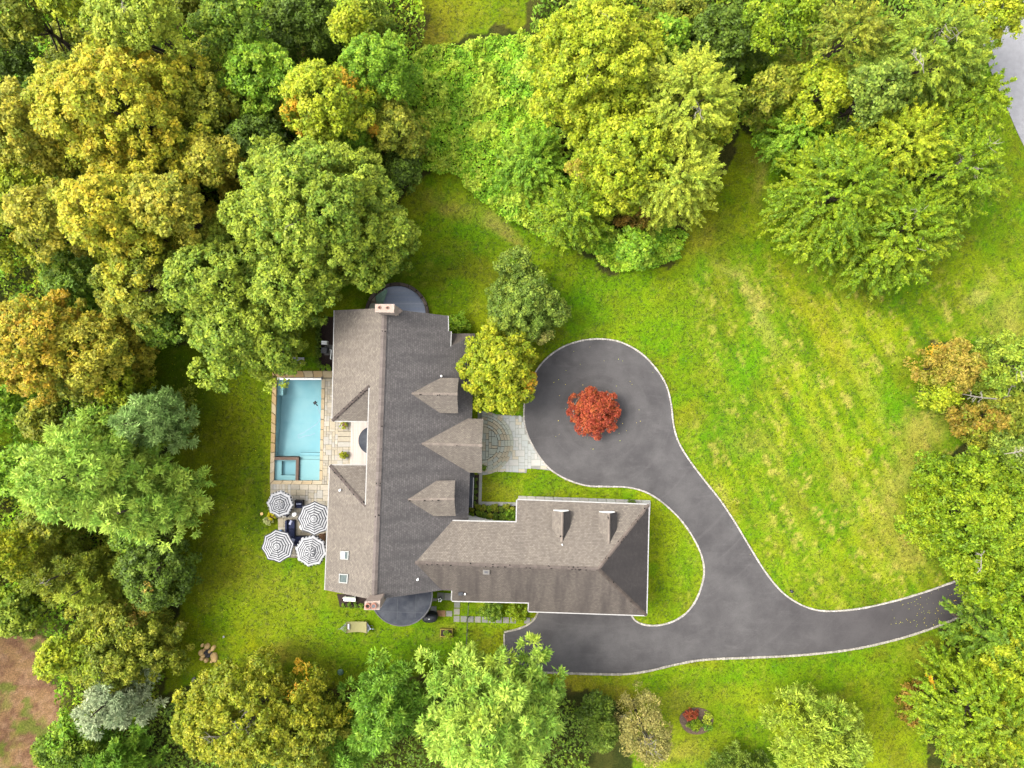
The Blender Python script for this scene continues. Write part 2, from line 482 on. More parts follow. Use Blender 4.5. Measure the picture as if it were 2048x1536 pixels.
def ground_colour(px, py):
    wx = px + 26 * (fbm(px / 45, py / 45, 3) - .5) * 2
    wy = py + 26 * (fbm(px / 45, py / 45, 8) - .5) * 2
    def lc(c): return np.array([lin1(v) for v in c])
    n1 = fbm(px / 110, py / 110, 1)
    n2 = fbm(px / 38, py / 38, 2)
    n3 = fbm(px / 9, py / 9, 5, 3)
    col = lc((122, 148, 22))[None] * np.ones(px.shape + (1,))
    def mixin(c, w):
        nonlocal col
        col = col * (1 - w[..., None]) + lc(c) * w[..., None]
    mixin((172, 178, 40), sstep(.42, .68, n1) * .8)
    mixin((104, 158, 14), sstep(.50, .72, n2) * .55)
    mixin((136, 130, 40), sstep(.52, .75, fbm(px / 60, py / 60, 21)) * .6)
    # mown lines of the right-hand field run down to the right
    a = np.radians(62 - 10 * np.clip((px - 1400) / 500, 0, 1) * 0)
    u = px * np.cos(a) + py * np.sin(a); v = -px * np.sin(a) + py * np.cos(a)
    field = sstep(1330, 1460, px) * sstep(480, 600, py) * (1 - sstep(1200, 1260, py))
    mixin((180, 182, 70), sstep(.48, .66, fbm(u / 120, v / 9, 31)) * field * .55)
    mixin((84, 122, 18), sstep(.50, .66, fbm(u / 100, v / 8, 37)) * field * .6)
    mixin((200, 182, 118), sstep(.56, .68, fbm(u / 50, v / 10, 41)) * sstep(.46, .60, n3) * field * .9)
    # left lawn: upright mower stripes
    left = sstep(330, 380, px) * (1 - sstep(540, 580, px)) * sstep(680, 760, py) * (1 - sstep(1180, 1300, py))
    mixin((132, 142, 18), left * (.55 + .4 * np.sin(px / 6.6)) * .6)
    for (cx, cy, rx, ry, dg, c, s) in PATCH:
        t = math.radians(dg)
        dx = wx - cx; dy = wy - cy
        uu = (dx * math.cos(t) + dy * math.sin(t)) / rx; vv = (-dx * math.sin(t) + dy * math.cos(t)) / ry
        w = np.exp(-(uu * uu + vv * vv) * 1.1) * s
        w = w * (.55 + .9 * n3) if min(rx, ry) < 45 else w * (.7 + .6 * n2)
        mixin(c, np.clip(w, 0, 1))
    # short-scale tufts of dry blades everywhere
    mixin((190, 178, 96), sstep(.60, .78, n3) * .30)
    mixin((66, 92, 14), sstep(.58, .75, fbm(px / 7, py / 7, 77, 3)) * .35)
    col = col * np.array([1.13, 1.28, .6])
    soil = inpoly(wx, wy, SOIL)
    mixin((182, 134, 106), soil * (.85 - .3 * sstep(.5, .7, n2)))
    mixin((136, 98, 78), soil * sstep(.46, .62, fbm(px / 14, py / 14, 55)) * .7)
    mixin((196, 158, 124), soil * sstep(.52, .66, n3) * .6)
    mixin((112, 140, 40), soil * sstep(.56, .66, fbm(px / 26, py / 26, 66)) * .7)
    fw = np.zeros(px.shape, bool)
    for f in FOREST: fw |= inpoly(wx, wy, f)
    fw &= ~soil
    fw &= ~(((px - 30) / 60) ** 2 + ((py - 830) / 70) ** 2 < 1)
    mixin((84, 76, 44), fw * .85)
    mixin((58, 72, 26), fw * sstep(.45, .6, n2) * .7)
    return col / E_CAL

# pool water rectangle (photo pixels on the ground), turned with the house
POOL_W = [(553.5, 756), (644, 756.5), (639.5, 961), (547.8, 960.5)]

def axis_grid(lo, hi, step, far):
    inner = list(np.arange(lo, hi + step * .5, step))
    out = [lo - d for d in (1.5, 4, 9, 18, 36, 75, 160, 400, 1000, far)][::-1]
    return np.array(out + inner + [inner[-1] + d for d in (1.5, 4, 9, 18, 36, 75, 160, 400, 1000, far)])

gx = axis_grid(-62, 62, .3, 2500); gy = axis_grid(-48, 48, .3, 2500)
GX, GY = np.meshgrid(gx, gy)
PX = GX / GS + 1024; PY = 768 - GY / GS
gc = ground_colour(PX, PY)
far = (np.abs(GX) > 62.5) | (np.abs(GY) > 48.5)
gc[far] = np.array([lin1(96), lin1(112), lin1(44)]) / E_CAL
nx, ny = len(gx), len(gy)
ids = np.arange(nx * ny).reshape(ny, nx)
quads = np.stack([ids[:-1, :-1], ids[:-1, 1:], ids[1:, 1:], ids[1:, :-1]], -1).reshape(-1, 4)
wp = [P(*p) for p in POOL_W]
xmn = min(p.x for p in wp); xmx = max(p.x for p in wp); ymn = min(p.y for p in wp); ymx = max(p.y for p in wp)
fx0 = GX[:-1, :-1].ravel(); fx1 = GX[1:, 1:].ravel(); fy0 = GY[:-1, :-1].ravel(); fy1 = GY[1:, 1:].ravel()
inside = np.ones(len(quads), bool)
# open a hole in the ground only where a cell reaches over the pool's water
for cxq, cyq in ((fx0, fy0), (fx1, fy0), (fx0, fy1), (fx1, fy1)):
    pass
pool_poly = [(p.x, p.y) for p in wp]
touch = np.zeros(len(quads), bool)
for ax in (0, .5, 1):
    for ay in (0, .5, 1):
        touch |= inpoly(fx0 + (fx1 - fx0) * ax, fy0 + (fy1 - fy0) * ay, pool_poly)
quads = quads[~touch]
gme = bpy.data.meshes.new('lawn')
bump = (fbm(GX / 3, GY / 3, 91) - .5) * .06 - .03
gme.vertices.add(nx * ny)
gme.vertices.foreach_set('co', np.stack([GX, GY, bump], -1).astype(np.float32).ravel())
gme.loops.add(len(quads) * 4)
gme.loops.foreach_set('vertex_index', quads.astype(np.int32).ravel())
gme.polygons.add(len(quads))
gme.polygons.foreach_set('loop_start', np.arange(0, len(quads) * 4, 4, dtype=np.int32))
ga = gme.attributes.new('col', 'FLOAT_COLOR', 'POINT')
ga.data.foreach_set('color', np.concatenate([gc.reshape(-1, 3), np.ones((nx * ny, 1))], 1).astype(np.float32).ravel())
gme.update(calc_edges=True)
M['lawn'] = attr_mat('turf', 'col', 7.0, 0.5, 0.95, spec=0.05, bump=0.9)
gme.materials.append(M['lawn'])
lawn = link(bpy.data.objects.new('lawn', gme)); tag(lawn, kind='structure')

# ------------------------------------------------------------------ driveway and road
def catmull(pts, step=0.25, closed=False):
    pts = [Vector((p[0], p[1], 0)) for p in pts]
    out = []
    n = len(pts)
    for i in range(n - 1 if not closed else n):
        p0 = pts[i - 1] if (i > 0 or closed) else pts[i]
        p1 = pts[i]; p2 = pts[(i + 1) % n]
        p3 = pts[(i + 2) % n] if (i + 2 < n or closed) else p2
        k = max(2, int((p2 - p1).length / step))
        for j in range(k):
            t = j / k
            out.append(0.5 * ((2 * p1) + (p2 - p0) * t + (2 * p0 - 5 * p1 + 4 * p2 - p3) * t * t + (3 * p1 - p0 - 3 * p2 + p3) * t ** 3))
    if not closed: out.append(pts[-1])
    return out

def pxl(l): return [P(a, b) for a, b in l]

D_OUT = [(1048, 840), (1049, 805), (1060, 765), (1085, 725), (1120, 697), (1160, 682), (1200, 678), (1240, 684), (1280, 705), (1310, 735),
         (1332, 770), (1342, 808), (1347, 850), (1357, 884), (1377, 918), (1406, 957), (1440, 1000), (1470, 1045), (1500, 1095), (1530, 1143),
         (1560, 1180), (1590, 1203), (1625, 1218), (1662, 1222), (1720, 1217), (1780, 1204), (1840, 1187), (1895, 1168), (1960, 1143), (2060, 1100), (2180, 1040)]
D_BOT = [(2180, 1120), (2060, 1178), (1980, 1210), (1912, 1237), (1850, 1261), (1780, 1282), (1700, 1299), (1600, 1310), (1500, 1315), (1410, 1319),
         (1350, 1329), (1300, 1341), (1250, 1348), (1180, 1347.5), (1100, 1345), (1010, 1343)]
D_LEFT = [(1010, 1343), (1009, 1300), (1008, 1264)]
D_NOTCH = [(1008, 1264), (1035, 1258), (1056, 1249), (1069, 1238), (1077, 1222)]
D_ISL = [(1262, 1226), (1267, 1238), (1284, 1248), (1310, 1251), (1340, 1245), (1370, 1228), (1392, 1200), (1405, 1165), (1408, 1138), (1402, 1108),
         (1385, 1073), (1360, 1038), (1330, 1009), (1305, 991), (1280, 980), (1250, 974), (1212, 973), (1172, 971), (1132, 958), (1100, 938),
         (1080, 915), (1062, 885), (1052, 860), (1048, 840)]
c_out = catmull(pxl(D_OUT)); c_bot = catmull(pxl(D_BOT)); c_left = catmull(pxl(D_LEFT)); c_notch = catmull(pxl(D_NOTCH)); c_isl = catmull(pxl(D_ISL))
garage_edge = pxl([(1077, 1210), (1262, 1215)])
loop = c_out + c_bot + c_left[1:-1] + c_notch + garage_edge + c_isl[:-1]
Z_DR = 0.035

def asphalt_mat():
    m, nt, b = new_mat('asphalt')
    tc = N(nt, 'ShaderNodeTexCoord')
    n1 = N(nt, 'ShaderNodeTexNoise', Scale=0.32, Detail=6.0, Roughness=0.6)
    n2 = N(nt, 'ShaderNodeTexNoise', Scale=14.0, Detail=4.0, Roughness=0.8)
    mpn = N(nt, 'ShaderNodeMapping'); mpn.inputs['Scale'].default_value = (0.5, 2.2, 1); mpn.inputs['Rotation'].default_value = (0, 0, 0.15)
    n3 = N(nt, 'ShaderNodeTexNoise', Scale=0.7, Detail=7.0, Roughness=0.65)
    nt.links.new(tc.outputs['Object'], mpn.inputs[0]); nt.links.new(mpn.outputs[0], n3.inputs['Vector'])
    for n in (n1, n2): nt.links.new(tc.outputs['Object'], n.inputs['Vector'])
    r1 = N(nt, 'ShaderNodeMapRange'); r1.inputs['From Min'].default_value = .36; r1.inputs['From Max'].default_value = .66
    nt.links.new(n1.outputs['Fac'], r1.inputs['Value'])
    mx = N(nt, 'ShaderNodeMix', data_type='RGBA')
    mx.inputs[6].default_value = (*C(90, 87, 88), 1); mx.inputs[7].default_value = (*C(117, 114, 114), 1)
    nt.links.new(r1.outputs[0], mx.inputs[0])
    r3 = N(nt, 'ShaderNodeMapRange'); r3.inputs['From Min'].default_value = .55; r3.inputs['From Max'].default_value = .8; r3.inputs['To Max'].default_value = .55
    nt.links.new(n3.outputs['Fac'], r3.inputs['Value'])
    mx2 = N(nt, 'ShaderNodeMix', data_type='RGBA'); mx2.inputs[7].default_value = (*C(134, 130, 130), 1)
    nt.links.new(r3.outputs[0], mx2.inputs[0]); nt.links.new(mx.outputs[2], mx2.inputs[6])
    # faint tyre scuffs that follow the turning circle
    dm = N(nt, 'ShaderNodeVectorMath', operation='DISTANCE'); dm.inputs[1].default_value = (P(1195, 825).x, P(1195, 825).y, Z_DR)
    nt.links.new(tc.outputs['Object'], dm.inputs[0])
    cx = N(nt, 'ShaderNodeCombineXYZ'); nt.links.new(dm.outputs['Value'], cx.inputs[0]); nt.links.new(n1.outputs['Fac'], cx.inputs[1])
    n5 = N(nt, 'ShaderNodeTexNoise', Scale=1.6, Detail=5.0, Roughness=.7); nt.links.new(cx.outputs[0], n5.inputs['Vector'])
    r5 = N(nt, 'ShaderNodeMapRange'); r5.inputs['From Min'].default_value = .52; r5.inputs['From Max'].default_value = .75; r5.inputs['To Max'].default_value = .4
    nt.links.new(n5.outputs['Fac'], r5.inputs['Value'])
    mx5 = N(nt, 'ShaderNodeMix', data_type='RGBA'); mx5.inputs[7].default_value = (*C(134, 130, 130), 1)
    nt.links.new(r5.outputs[0], mx5.inputs[0]); nt.links.new(mx2.outputs[2], mx5.inputs[6]); mx2 = mx5
    # small oil and leaf stains
    n6 = N(nt, 'ShaderNodeTexNoise', Scale=2.6, Detail=3.0, Roughness=.6); nt.links.new(tc.outputs['Object'], n6.inputs['Vector'])
    r6 = N(nt, 'ShaderNodeMapRange'); r6.inputs['From Min'].default_value = .66; r6.inputs['From Max'].default_value = .74; r6.inputs['To Max'].default_value = .5
    nt.links.new(n6.outputs['Fac'], r6.inputs['Value'])
    mx6 = N(nt, 'ShaderNodeMix', data_type='RGBA'); mx6.inputs[7].default_value = (*C(74, 70, 72), 1)
    nt.links.new(r6.outputs[0], mx6.inputs[0]); nt.links.new(mx2.outputs[2], mx6.inputs[6]); mx2 = mx6
    # the paving gradually darkens towards the gate
    sx = N(nt, 'ShaderNodeSeparateXYZ'); nt.links.new(tc.outputs['Object'], sx.inputs[0])
    rx = N(nt, 'ShaderNodeMapRange', interpolation_type='SMOOTHSTEP'); rx.inputs['From Min'].default_value = 22; rx.inputs['From Max'].default_value = 42; rx.inputs['To Max'].default_value = .55
    nt.links.new(sx.outputs[0], rx.inputs['Value'])
    mx3 = N(nt, 'ShaderNodeMix', data_type='RGBA'); mx3.inputs[7].default_value = (*C(80, 74, 77), 1)
    nt.links.new(rx.outputs[0], mx3.inputs[0]); nt.links.new(mx2.outputs[2], mx3.inputs[6])
    r2 = N(nt, 'ShaderNodeMapRange'); r2.inputs['From Min'].default_value = .3; r2.inputs['From Max'].default_value = .7
    r2.inputs['To Min'].default_value = .82; r2.inputs['To Max'].default_value = 1.18
    nt.links.new(n2.outputs['Fac'], r2.inputs['Value'])
    hs = N(nt, 'ShaderNodeHueSaturation'); nt.links.new(r2.outputs[0], hs.inputs['Value']); nt.links.new(mx3.outputs[2], hs.inputs['Color'])
    nt.links.new(hs.outputs[0], b.inputs['Base Color'])
    bp = N(nt, 'ShaderNodeBump', Strength=.35, Distance=.01); nt.links.new(n2.outputs['Fac'], bp.inputs['Height']); nt.links.new(bp.outputs[0], b.inputs['Normal'])
    b.inputs['Roughness'].default_value = .9
    return m

M['asphalt'] = asphalt_mat()

def sheet(name, pts, z, mat, parent=None, skirt=0.0):
    bm = bmesh.new()
    vs = [bm.verts.new((p[0], p[1], z)) for p in pts]
    es = [bm.edges.new((vs[i], vs[(i + 1) % len(vs)])) for i in range(len(vs))]
    bmesh.ops.triangle_fill(bm, use_beauty=True, use_dissolve=False, edges=es)
    for f in bm.faces:
        if f.normal.z < 0: f.normal_flip()
    if skirt > 0:
        low = [bm.verts.new((p[0], p[1], z - skirt)) for p in pts]
        for i in range(len(vs)):
            j = (i + 1) % len(vs)
            bm.faces.new((vs[i], vs[j], low[j], low[i]))
    me = bpy.data.meshes.new(name); bm.to_mesh(me); bm.free()
    me.materials.append(mat)
    return link(bpy.data.objects.new(name, me), parent)

driveway = sheet('driveway', [p.xy for p in loop], Z_DR, M['asphalt'], skirt=.1)
tag(driveway, kind='structure')

rng = random.Random(7)
def kerb(name, curve, parent, width=.17, seg=.26, height=.10, tone=(206, 200, 190)):
    """granite setts laid end to end along a curve, joined into one part"""
    L = [0]
    for a, b in zip(curve, curve[1:]): L.append(L[-1] + (b - a).length)
    tot = L[-1]; n = int(tot / seg)
    def at(s):
        for i in range(len(L) - 1):
            if L[i + 1] >= s:
                t = (s - L[i]) / max(1e-6, L[i + 1] - L[i])
                return curve[i].lerp(curve[i + 1], t)
        return curve[-1]
    mb = MB(); cols = []
    pts = [at(tot * i / n) for i in range(n + 1)]
    for i in range(n):
        a, b = pts[i], pts[i + 1]; c = (a + b) / 2; d = b - a
        w = width * rng.uniform(.85, 1.15)
        mb.rbox(c.x, c.y, -.12, d.length - .018, w, .12 + height + rng.uniform(-.012, .012), math.atan2(d.y, d.x) + rng.uniform(-.03, .03), .02)
        k = rng.uniform(.72, 1.1)
        cols += [tuple(x * k for x in C(*tone, 1.5))] * 12
    o = mb.build(name, M['kerb'], parent)
    a = o.data.attributes.new('col', 'FLOAT_COLOR', 'POINT')
    a.data.foreach_set('color', np.concatenate([np.array(cols), np.ones((len(cols), 1))], 1).astype(np.float32).ravel())
    tag(o, kind='stuff')
    return o

kerb('kerb', c_out, driveway)
kerb('kerb', c_bot[:-1], driveway, width=.22, seg=.3, tone=(186, 180, 166))
kerb('kerb', c_left[2:-1], driveway, tone=(196, 190, 176))
kerb('kerb', c_notch, driveway, tone=(200, 192, 176))
kerb('kerb', c_isl, driveway)

r_l = [(1900, -250), (1922, -80), (1948, 30), (1980, 137), (2012, 212), (2050, 296), (2110, 400), (2200, 520), (2400, 740)]
r_r = [(2500, 640), (2320, 440), (2230, 320), (2170, 216), (2130, 120), (2098, 20), (2072, -80), (2050, -250)]
road = sheet('road', [p.xy for p in catmull(pxl(r_l), .5) + catmull(pxl(r_r), .5)], .03, noisy('road_asphalt', C(196, 196, 202), C(180, 180, 186), 1.5, .9, .3, 20), skirt=.1)
tag(road, kind='structure')
# ------------------------------------------------------------------ the house
HR = 8.2                      # main ridge height
SL = 0.52                     # main roof slope
rA = P(769, 616, HR); rB = P(748, 1200, HR)
rd = (rB - rA).normalized()                 # along the ridge, southwards
re = Vector((-rd.y, rd.x, 0))               # eastwards
if re.x < 0: re = -re
HROT = math.atan2(re.y, re.x)
PMW = plane3(rA, rB, rA - re * 1.0 - Vector((0, 0, SL)))
PME = plane3(rA, rB, rA + re * 1.0 - Vector((0, 0, SL)))

def R3(px, py, pl): return ray_plane(px, py, pl)

def two_planes(p1, p2, py):
    """point on both planes, seen at photo row py"""
    k = (768 - py) * GS / CAM_H
    A = np.array([[*p1[0]], [*p2[0]], [0, 1, k]]); b = np.array([p1[1], p2[1], k * CAM_H])
    return Vector(np.linalg.solve(A, b))

house = thing('house', P(800, 900, 0), 'large white country house with weathered tan and grey shingle roof and garage wing', 'house')

def slope(name, pts, pl, mat, parent, th=.16, eave=None):
    n = pl[0]
    pts = [Vector(p) for p in pts]
    a = 0
    for i in range(len(pts)):
        p, q = pts[i], pts[(i + 1) % len(pts)]
        a += p.x * q.y - q.x * p.y
    if a < 0: pts = pts[::-1]
    e = Vector((-n.y, n.x, 0)).normalized() if abs(n.z) < .9999 else Vector((1, 0, 0))
    s = n.cross(e)
    k = len(pts)
    low = [p - Vector((0, 0, th)) for p in pts]
    bm = bmesh.new()
    uvl = bm.loops.layers.uv.new('UVMap')
    tv = [bm.verts.new(p) for p in pts]; lv = [bm.verts.new(p) for p in low]
    f = [bm.faces.new(tv), bm.faces.new(lv[::-1])]
    for i in range(k):
        j = (i + 1) % k
        f.append(bm.faces.new((tv[i], lv[i], lv[j], tv[j])))
    for ff in bm.faces:
        for l in ff.loops:
            l[uvl].uv = (l.vert.co.dot(e), l.vert.co.dot(s))
    me = bpy.data.meshes.new(name); bm.to_mesh(me); bm.free()
    me.materials.append(mat)
    return link(bpy.data.objects.new(name, me), parent)

def gutter(a, b, parent, w=.085, out=None):
    a = Vector(a); b = Vector(b)
    d = (b - a); d.z = 0; dn = d.normalized()
    o = Vector((dn.y, -dn.x, 0)) if out is None else out
    q = [a + o * 0.0, b + o * 0.0, b + o * w, a + o * w]
    vs = []
    for dz in (-.16, -.02):
        vs += [p + Vector((0, 0, dz)) for p in q]
    mesh_obj('gutter', vs, [(3, 2, 1, 0), (4, 5, 6, 7), (0, 1, 5, 4), (1, 2, 6, 5), (2, 3, 7, 6), (3, 0, 4, 7)], M['trim'], parent)

def ridge_caps(a, b, parent, light=(172, 158, 146), dark=.18, w=.17, lift=.03, hole=.14):
    """overlapping cap shingles folded over a ridge or hip; gaps of bare dark felt where caps are lost"""
    a = Vector(a); b = Vector(b)
    d = b - a; L = d.length; dn = d.normalized()
    side = Vector((dn.y, -dn.x, 0)).normalized()
    n = max(2, int(L / .32)); vs = []; fs = []; cols = []
    for i in range(n):
        p = a + dn * (i * L / n); q = a + dn * ((i + 1.12) * L / n)
        z0 = lift; z1 = lift + .022
        k = len(vs)
        ww = w * rng.uniform(.94, 1.06)
        vs += [p + side * ww - Vector((0, 0, ww * .42 - z1)), p + Vector((0, 0, z1 + .01)), p - side * ww - Vector((0, 0, ww * .42 - z1)),
               q + side * ww - Vector((0, 0, ww * .42 - z0)), q + Vector((0, 0, z0 + .01)), q - side * ww - Vector((0, 0, ww * .42 - z0))]
        fs += [(k, k + 1, k + 4, k + 3), (k + 1, k + 2, k + 5, k + 4), (k, k + 2, k + 1)]
        t = rng.uniform(.8, 1.08)
        c = C(*light, t)
        cols += [c] * 6
        if rng.random() < hole * 1.6:      # a split cap shows the black felt
            for _ in range(rng.randint(1, 3)):
                k = len(vs); t0 = rng.uniform(.05, .75); sgn = rng.choice([1, 1, -1]); e0 = ww * rng.uniform(.25, .6); e1 = e0 + rng.uniform(.06, .12); t1 = t0 + rng.uniform(.2, .35)
                for tt, ee in ((t0, e0), (t1, e0), (t1, e1), (t0, e1)):
                    vs.append(p.lerp(q, tt) + side * sgn * ee + Vector((0, 0, z1 + .03 - ee * .42)))
                fs.append((k, k + 1, k + 2, k + 3)); cols += [C(30, 26, 28)] * 4
    o = mesh_obj('ridge_cap', vs, fs, M['ridge'], parent)
    at = o.data.attributes.new('col', 'FLOAT_COLOR', 'POINT')
    at.data.foreach_set('color', np.concatenate([np.array(cols), np.ones((len(cols), 1))], 1).astype(np.float32).ravel())
    return o

# --- main roof, west slope with its hipped courtyard notch
w_nw = R3(669, 620.6, PMW); w_n1 = R3(664.5, 841.5, PMW); w_hn = R3(739, 772, PMW)
w_hs = R3(731.5, 1012, PMW); w_s1 = R3(660, 930.5, PMW); w_sw = R3(650, 1180, PMW)
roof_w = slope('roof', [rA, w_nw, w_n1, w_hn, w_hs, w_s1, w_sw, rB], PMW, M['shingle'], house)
tag(roof_w, 'tan lit west slope of the main roof')
PHN = plane3(w_n1, w_hn, w_n1 + re); PHS = plane3(w_s1, w_hs, w_s1 + re)
w_n2 = R3(736.2, 842.3, PHN); w_s2 = R3(734.3, 930.8, PHS)
slope('roof', [w_n1, w_n2, w_hn], PHN, M['shingle'], house)
slope('roof', [w_s1, w_hs, w_s2], PHS, M['shingle'], house)
# --- main roof, east slope
e_ne = R3(895.5, 631.5, PME); e_1 = R3(896, 662, PME); e_2 = R3(901.5, 662.7, PME); e_3 = R3(900.5, 693, PME); e_4 = R3(950, 667, PME)
e_5 = R3(936.5, 1043, PME)
# wing planes
w_apex = R3(830, 1125.5, PME)
WSL = .45
w_end = ray_plane(1196.5, 1138, (Vector((0, 0, 1)), w_apex.z))
wd = (w_end - w_apex).normalized(); ws = Vector((wd.y, -wd.x, 0))   # ws points south
if ws.y > 0: ws = -ws
PWN = plane3(w_apex, w_end, w_apex - ws - Vector((0, 0, WSL)))
PWS = plane3(w_apex, w_end, w_apex + ws - Vector((0, 0, WSL)))
v_n = two_planes(PME, PWN, 1042); v_s = two_planes(PME, PWS, 1180.5)
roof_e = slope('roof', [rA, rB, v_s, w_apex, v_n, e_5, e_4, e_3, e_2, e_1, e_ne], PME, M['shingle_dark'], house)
tag(roof_e, 'dark grey east slope of the main roof')
PXN = plane3(e_3, e_4, e_4 - re)
x_w = R3(902, 667, PXN)
slope('roof', [e_3, x_w, e_4], PXN, M['shingle_stained'], house)
ridge_caps(rA + rd * .3, rB - rd * .2, house, (150, 138, 132), w=.26, hole=.05)
ridge_caps(w_n1, w_hn, house, (120, 108, 102), hole=.42)
ridge_caps(w_s1, w_hs, house, (124, 112, 106), hole=.42)
# --- garage wing
n_1 = R3(1033.3, 1045, PWN); n_2 = R3(1034.5, 1000, PWN); n_3 = R3(1297.5, 1009.8, PWN)
s_3 = R3(1292.5, 1230.5, PWS); s_2 = R3(1057.2, 1222.5, PWS); s_1 = R3(1058.2, 1205, PWS); s_0 = R3(904, 1201.5, PWS); s_00 = R3(904.5, 1181.3, PWS)
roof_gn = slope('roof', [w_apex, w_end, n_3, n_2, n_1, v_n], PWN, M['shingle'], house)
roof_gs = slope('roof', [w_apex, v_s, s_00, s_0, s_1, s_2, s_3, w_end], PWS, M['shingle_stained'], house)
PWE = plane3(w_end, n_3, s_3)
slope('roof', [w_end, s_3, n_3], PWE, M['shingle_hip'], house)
ridge_caps(w_apex, w_end, house, (140, 128, 120), hole=.25)
ridge_caps(w_end, n_3, house, (150, 136, 126), hole=.12)
ridge_caps(w_end, s_3, house, (120, 108, 100), hole=.16)
for a, b in ((w_nw, w_n1), (w_n1, w_n2), (w_hn, w_hs), (w_s2, w_s1), (w_s1, w_sw), (e_1, e_ne), (e_3, e_2), (R3(938, 947, PME), R3(938, 947, PME) + (e_5 - e_4) * 0), ):
    if (a - b).length > .1: gutter(a, b, house)
g_a = R3(938.2, 946, PME)
for a, b in ((e_5, g_a), (v_n, n_1), (n_1, n_2), (n_2, n_3), (n_3, s_3), (s_3, s_2), (s_2, s_1), (s_1, s_0), (s_0, s_00)):
    d = (b - a); o = Vector((d.y, -d.x, 0)).normalized()
    # the gutter hangs on the outside of the eave
    mid = (a + b) / 2
    cen = Vector((w_end.x - 6, w_end.y, 0)) if mid.x > -6 else Vector((-11, mid.y, 0))
    if a is n_1 or b is n_1 and a is not v_n: cen = mid + Vector((1, 0, 0))
    if a is s_2: cen = mid + Vector((1, 0, 0))
    if a is s_0: cen = mid + Vector((1, 0, 0))
    if (mid + o - cen).xy.length < (mid - o - cen).xy.length: o = -o
    gutter(a, b, house, .11, o)

# --- cross gable over the entrance, dormers
def cross_gable(name, main_pl, apex_px, front_px, jn_px, js_px, matn, mats, over=.25, fn_px=None, fs_px=None, label=None, wall_mat=None, window=True):
    ap = R3(*apex_px, main_pl)
    fr = ray_plane(*front_px, (Vector((0, 0, 1)), ap.z))
    jn = R3(*jn_px, main_pl); js = R3(*js_px, main_pl)
    pn = plane3(ap, fr, jn); ps = plane3(ap, fr, js)
    d = (fr - ap).normalized()
    def front_eave(j):
        # point of the eave below the front end of the ridge
        t = (fr - j).dot(d)
        return j + d * t
    fn = R3(*fn_px, pn) if fn_px else front_eave(jn)
    fs = R3(*fs_px, ps) if fs_px else front_eave(js)
    root = None
    w = MB()
    ins = .18
    hw_n = (fn - fr) ; hw_s = (fs - fr)
    a = fr - d * over
    def pr(off, dz): return a + Vector((off.x, off.y, 0)) * dz
    L = (fr - ap).length
    zb = R3(*front_px, main_pl).z - .5
    k = 1 - ins / max(.3, Vector((hw_n.x, hw_n.y, 0)).length)
    pe = [a + Vector((hw_n.x, hw_n.y, 0)) * k, a + Vector((hw_s.x, hw_s.y, 0)) * k]
    zn = fr.z + (fn.z - fr.z) * k - .14; zs = fr.z + (fs.z - fr.z) * k - .14
    prof = [Vector((pe[0].x, pe[0].y, zb)), Vector((pe[0].x, pe[0].y, zn)), Vector((a.x, a.y, fr.z - .14)), Vector((pe[1].x, pe[1].y, zs)), Vector((pe[1].x, pe[1].y, zb))]
    back = [p - d * max(.6, L - .4) for p in prof]
    wall = mesh_obj(name, prof + back, [(0, 1, 2, 3, 4), (9, 8, 7, 6, 5)] + [(i, (i + 1) % 5 + 0, (i + 1) % 5 + 5, i + 5) for i in range(5)], wall_mat or M['white'], house)
    slope('dormer_roof', [ap, jn, fn, fr], pn, matn, wall, .1)
    slope('dormer_roof', [ap, fr, fs, js], ps, mats, wall, .1)
    ridge_caps(ap + d * .1, fr, wall, (176, 162, 150), w=.12, hole=.06)
    if window:
        sd = (pe[1] - pe[0]).normalized(); c = a + d * .012; zc = (zb + .5 + zn) / 2 + .35
        ww, wh = .32, .45
        q = [c + sd * x + Vector((0, 0, zc - c.z + z)) for x, z in ((-ww, -wh), (ww, -wh), (ww, wh), (-ww, wh))]
        mesh_obj('window_pane', q, [(0, 1, 2, 3)], M['glass'], wall)
    if label: tag(wall, label)
    return wall

cross_gable('dormer', PME, (822, 787), (914.5, 788.5), (882, 755.5), (880, 826), M['shingle'], M['shingle'])
cross_gable('dormer', PME, (814.5, 999.5), (908.5, 998), (873, 961.5), (868, 1032.5), M['shingle'], M['shingle'])
ent = cross_gable('entrance_gable', PME, (842, 887.5), (963.5, 891), (936, 837), (938, 945), M['shingle'], M['shingle'], over=.5, window=False)
cross_gable('dormer', PWN, (1123.5, 1086), (1124.6, 1024), (1103.5, 1056), (1140.5, 1054), M['shingle'], M['shingle_hip'], over=.03, window=False)  # the dark tone paints shade onto this dormer's east slope
cross_gable('dormer', PWN, (1217.5, 1089.5), (1218, 1027), (1196.8, 1060), (1234, 1058), M['shingle'], M['shingle_hip'], over=.03, window=False)  # east slope again carries its shade in the shingle colour

# --- walls under the eaves
def wall_run(pts, parent, inset=1.3, z0=-.3):
    """pts: eave points in order (outline runs clockwise seen from above); walls stand inside the eave line"""
    n = len(pts)
    vs = []; fs = []
    xy = [Vector((p.x, p.y)) for p in pts]
    off = []
    for i in range(n):
        a = (xy[i] - xy[i - 1]).normalized(); b = (xy[(i + 1) % n] - xy[i]).normalized()
        na = Vector((a.y, -a.x)); nb = Vector((b.y, -b.x))
        den = 1 + na.dot(nb)
        off.append(xy[i] + (na + nb) * (inset / max(.35, den)))
    for i in range(n):
        j = (i + 1) % n
        k = len(vs)
        vs += [Vector((off[i].x, off[i].y, z0)), Vector((off[j].x, off[j].y, z0)), Vector((off[j].x, off[j].y, pts[j].z - .17)), Vector((off[i].x, off[i].y, pts[i].z - .17))]
        fs.append((k, k + 1, k + 2, k + 3))
    return mesh_obj('wall', vs, fs, M['siding'], parent)

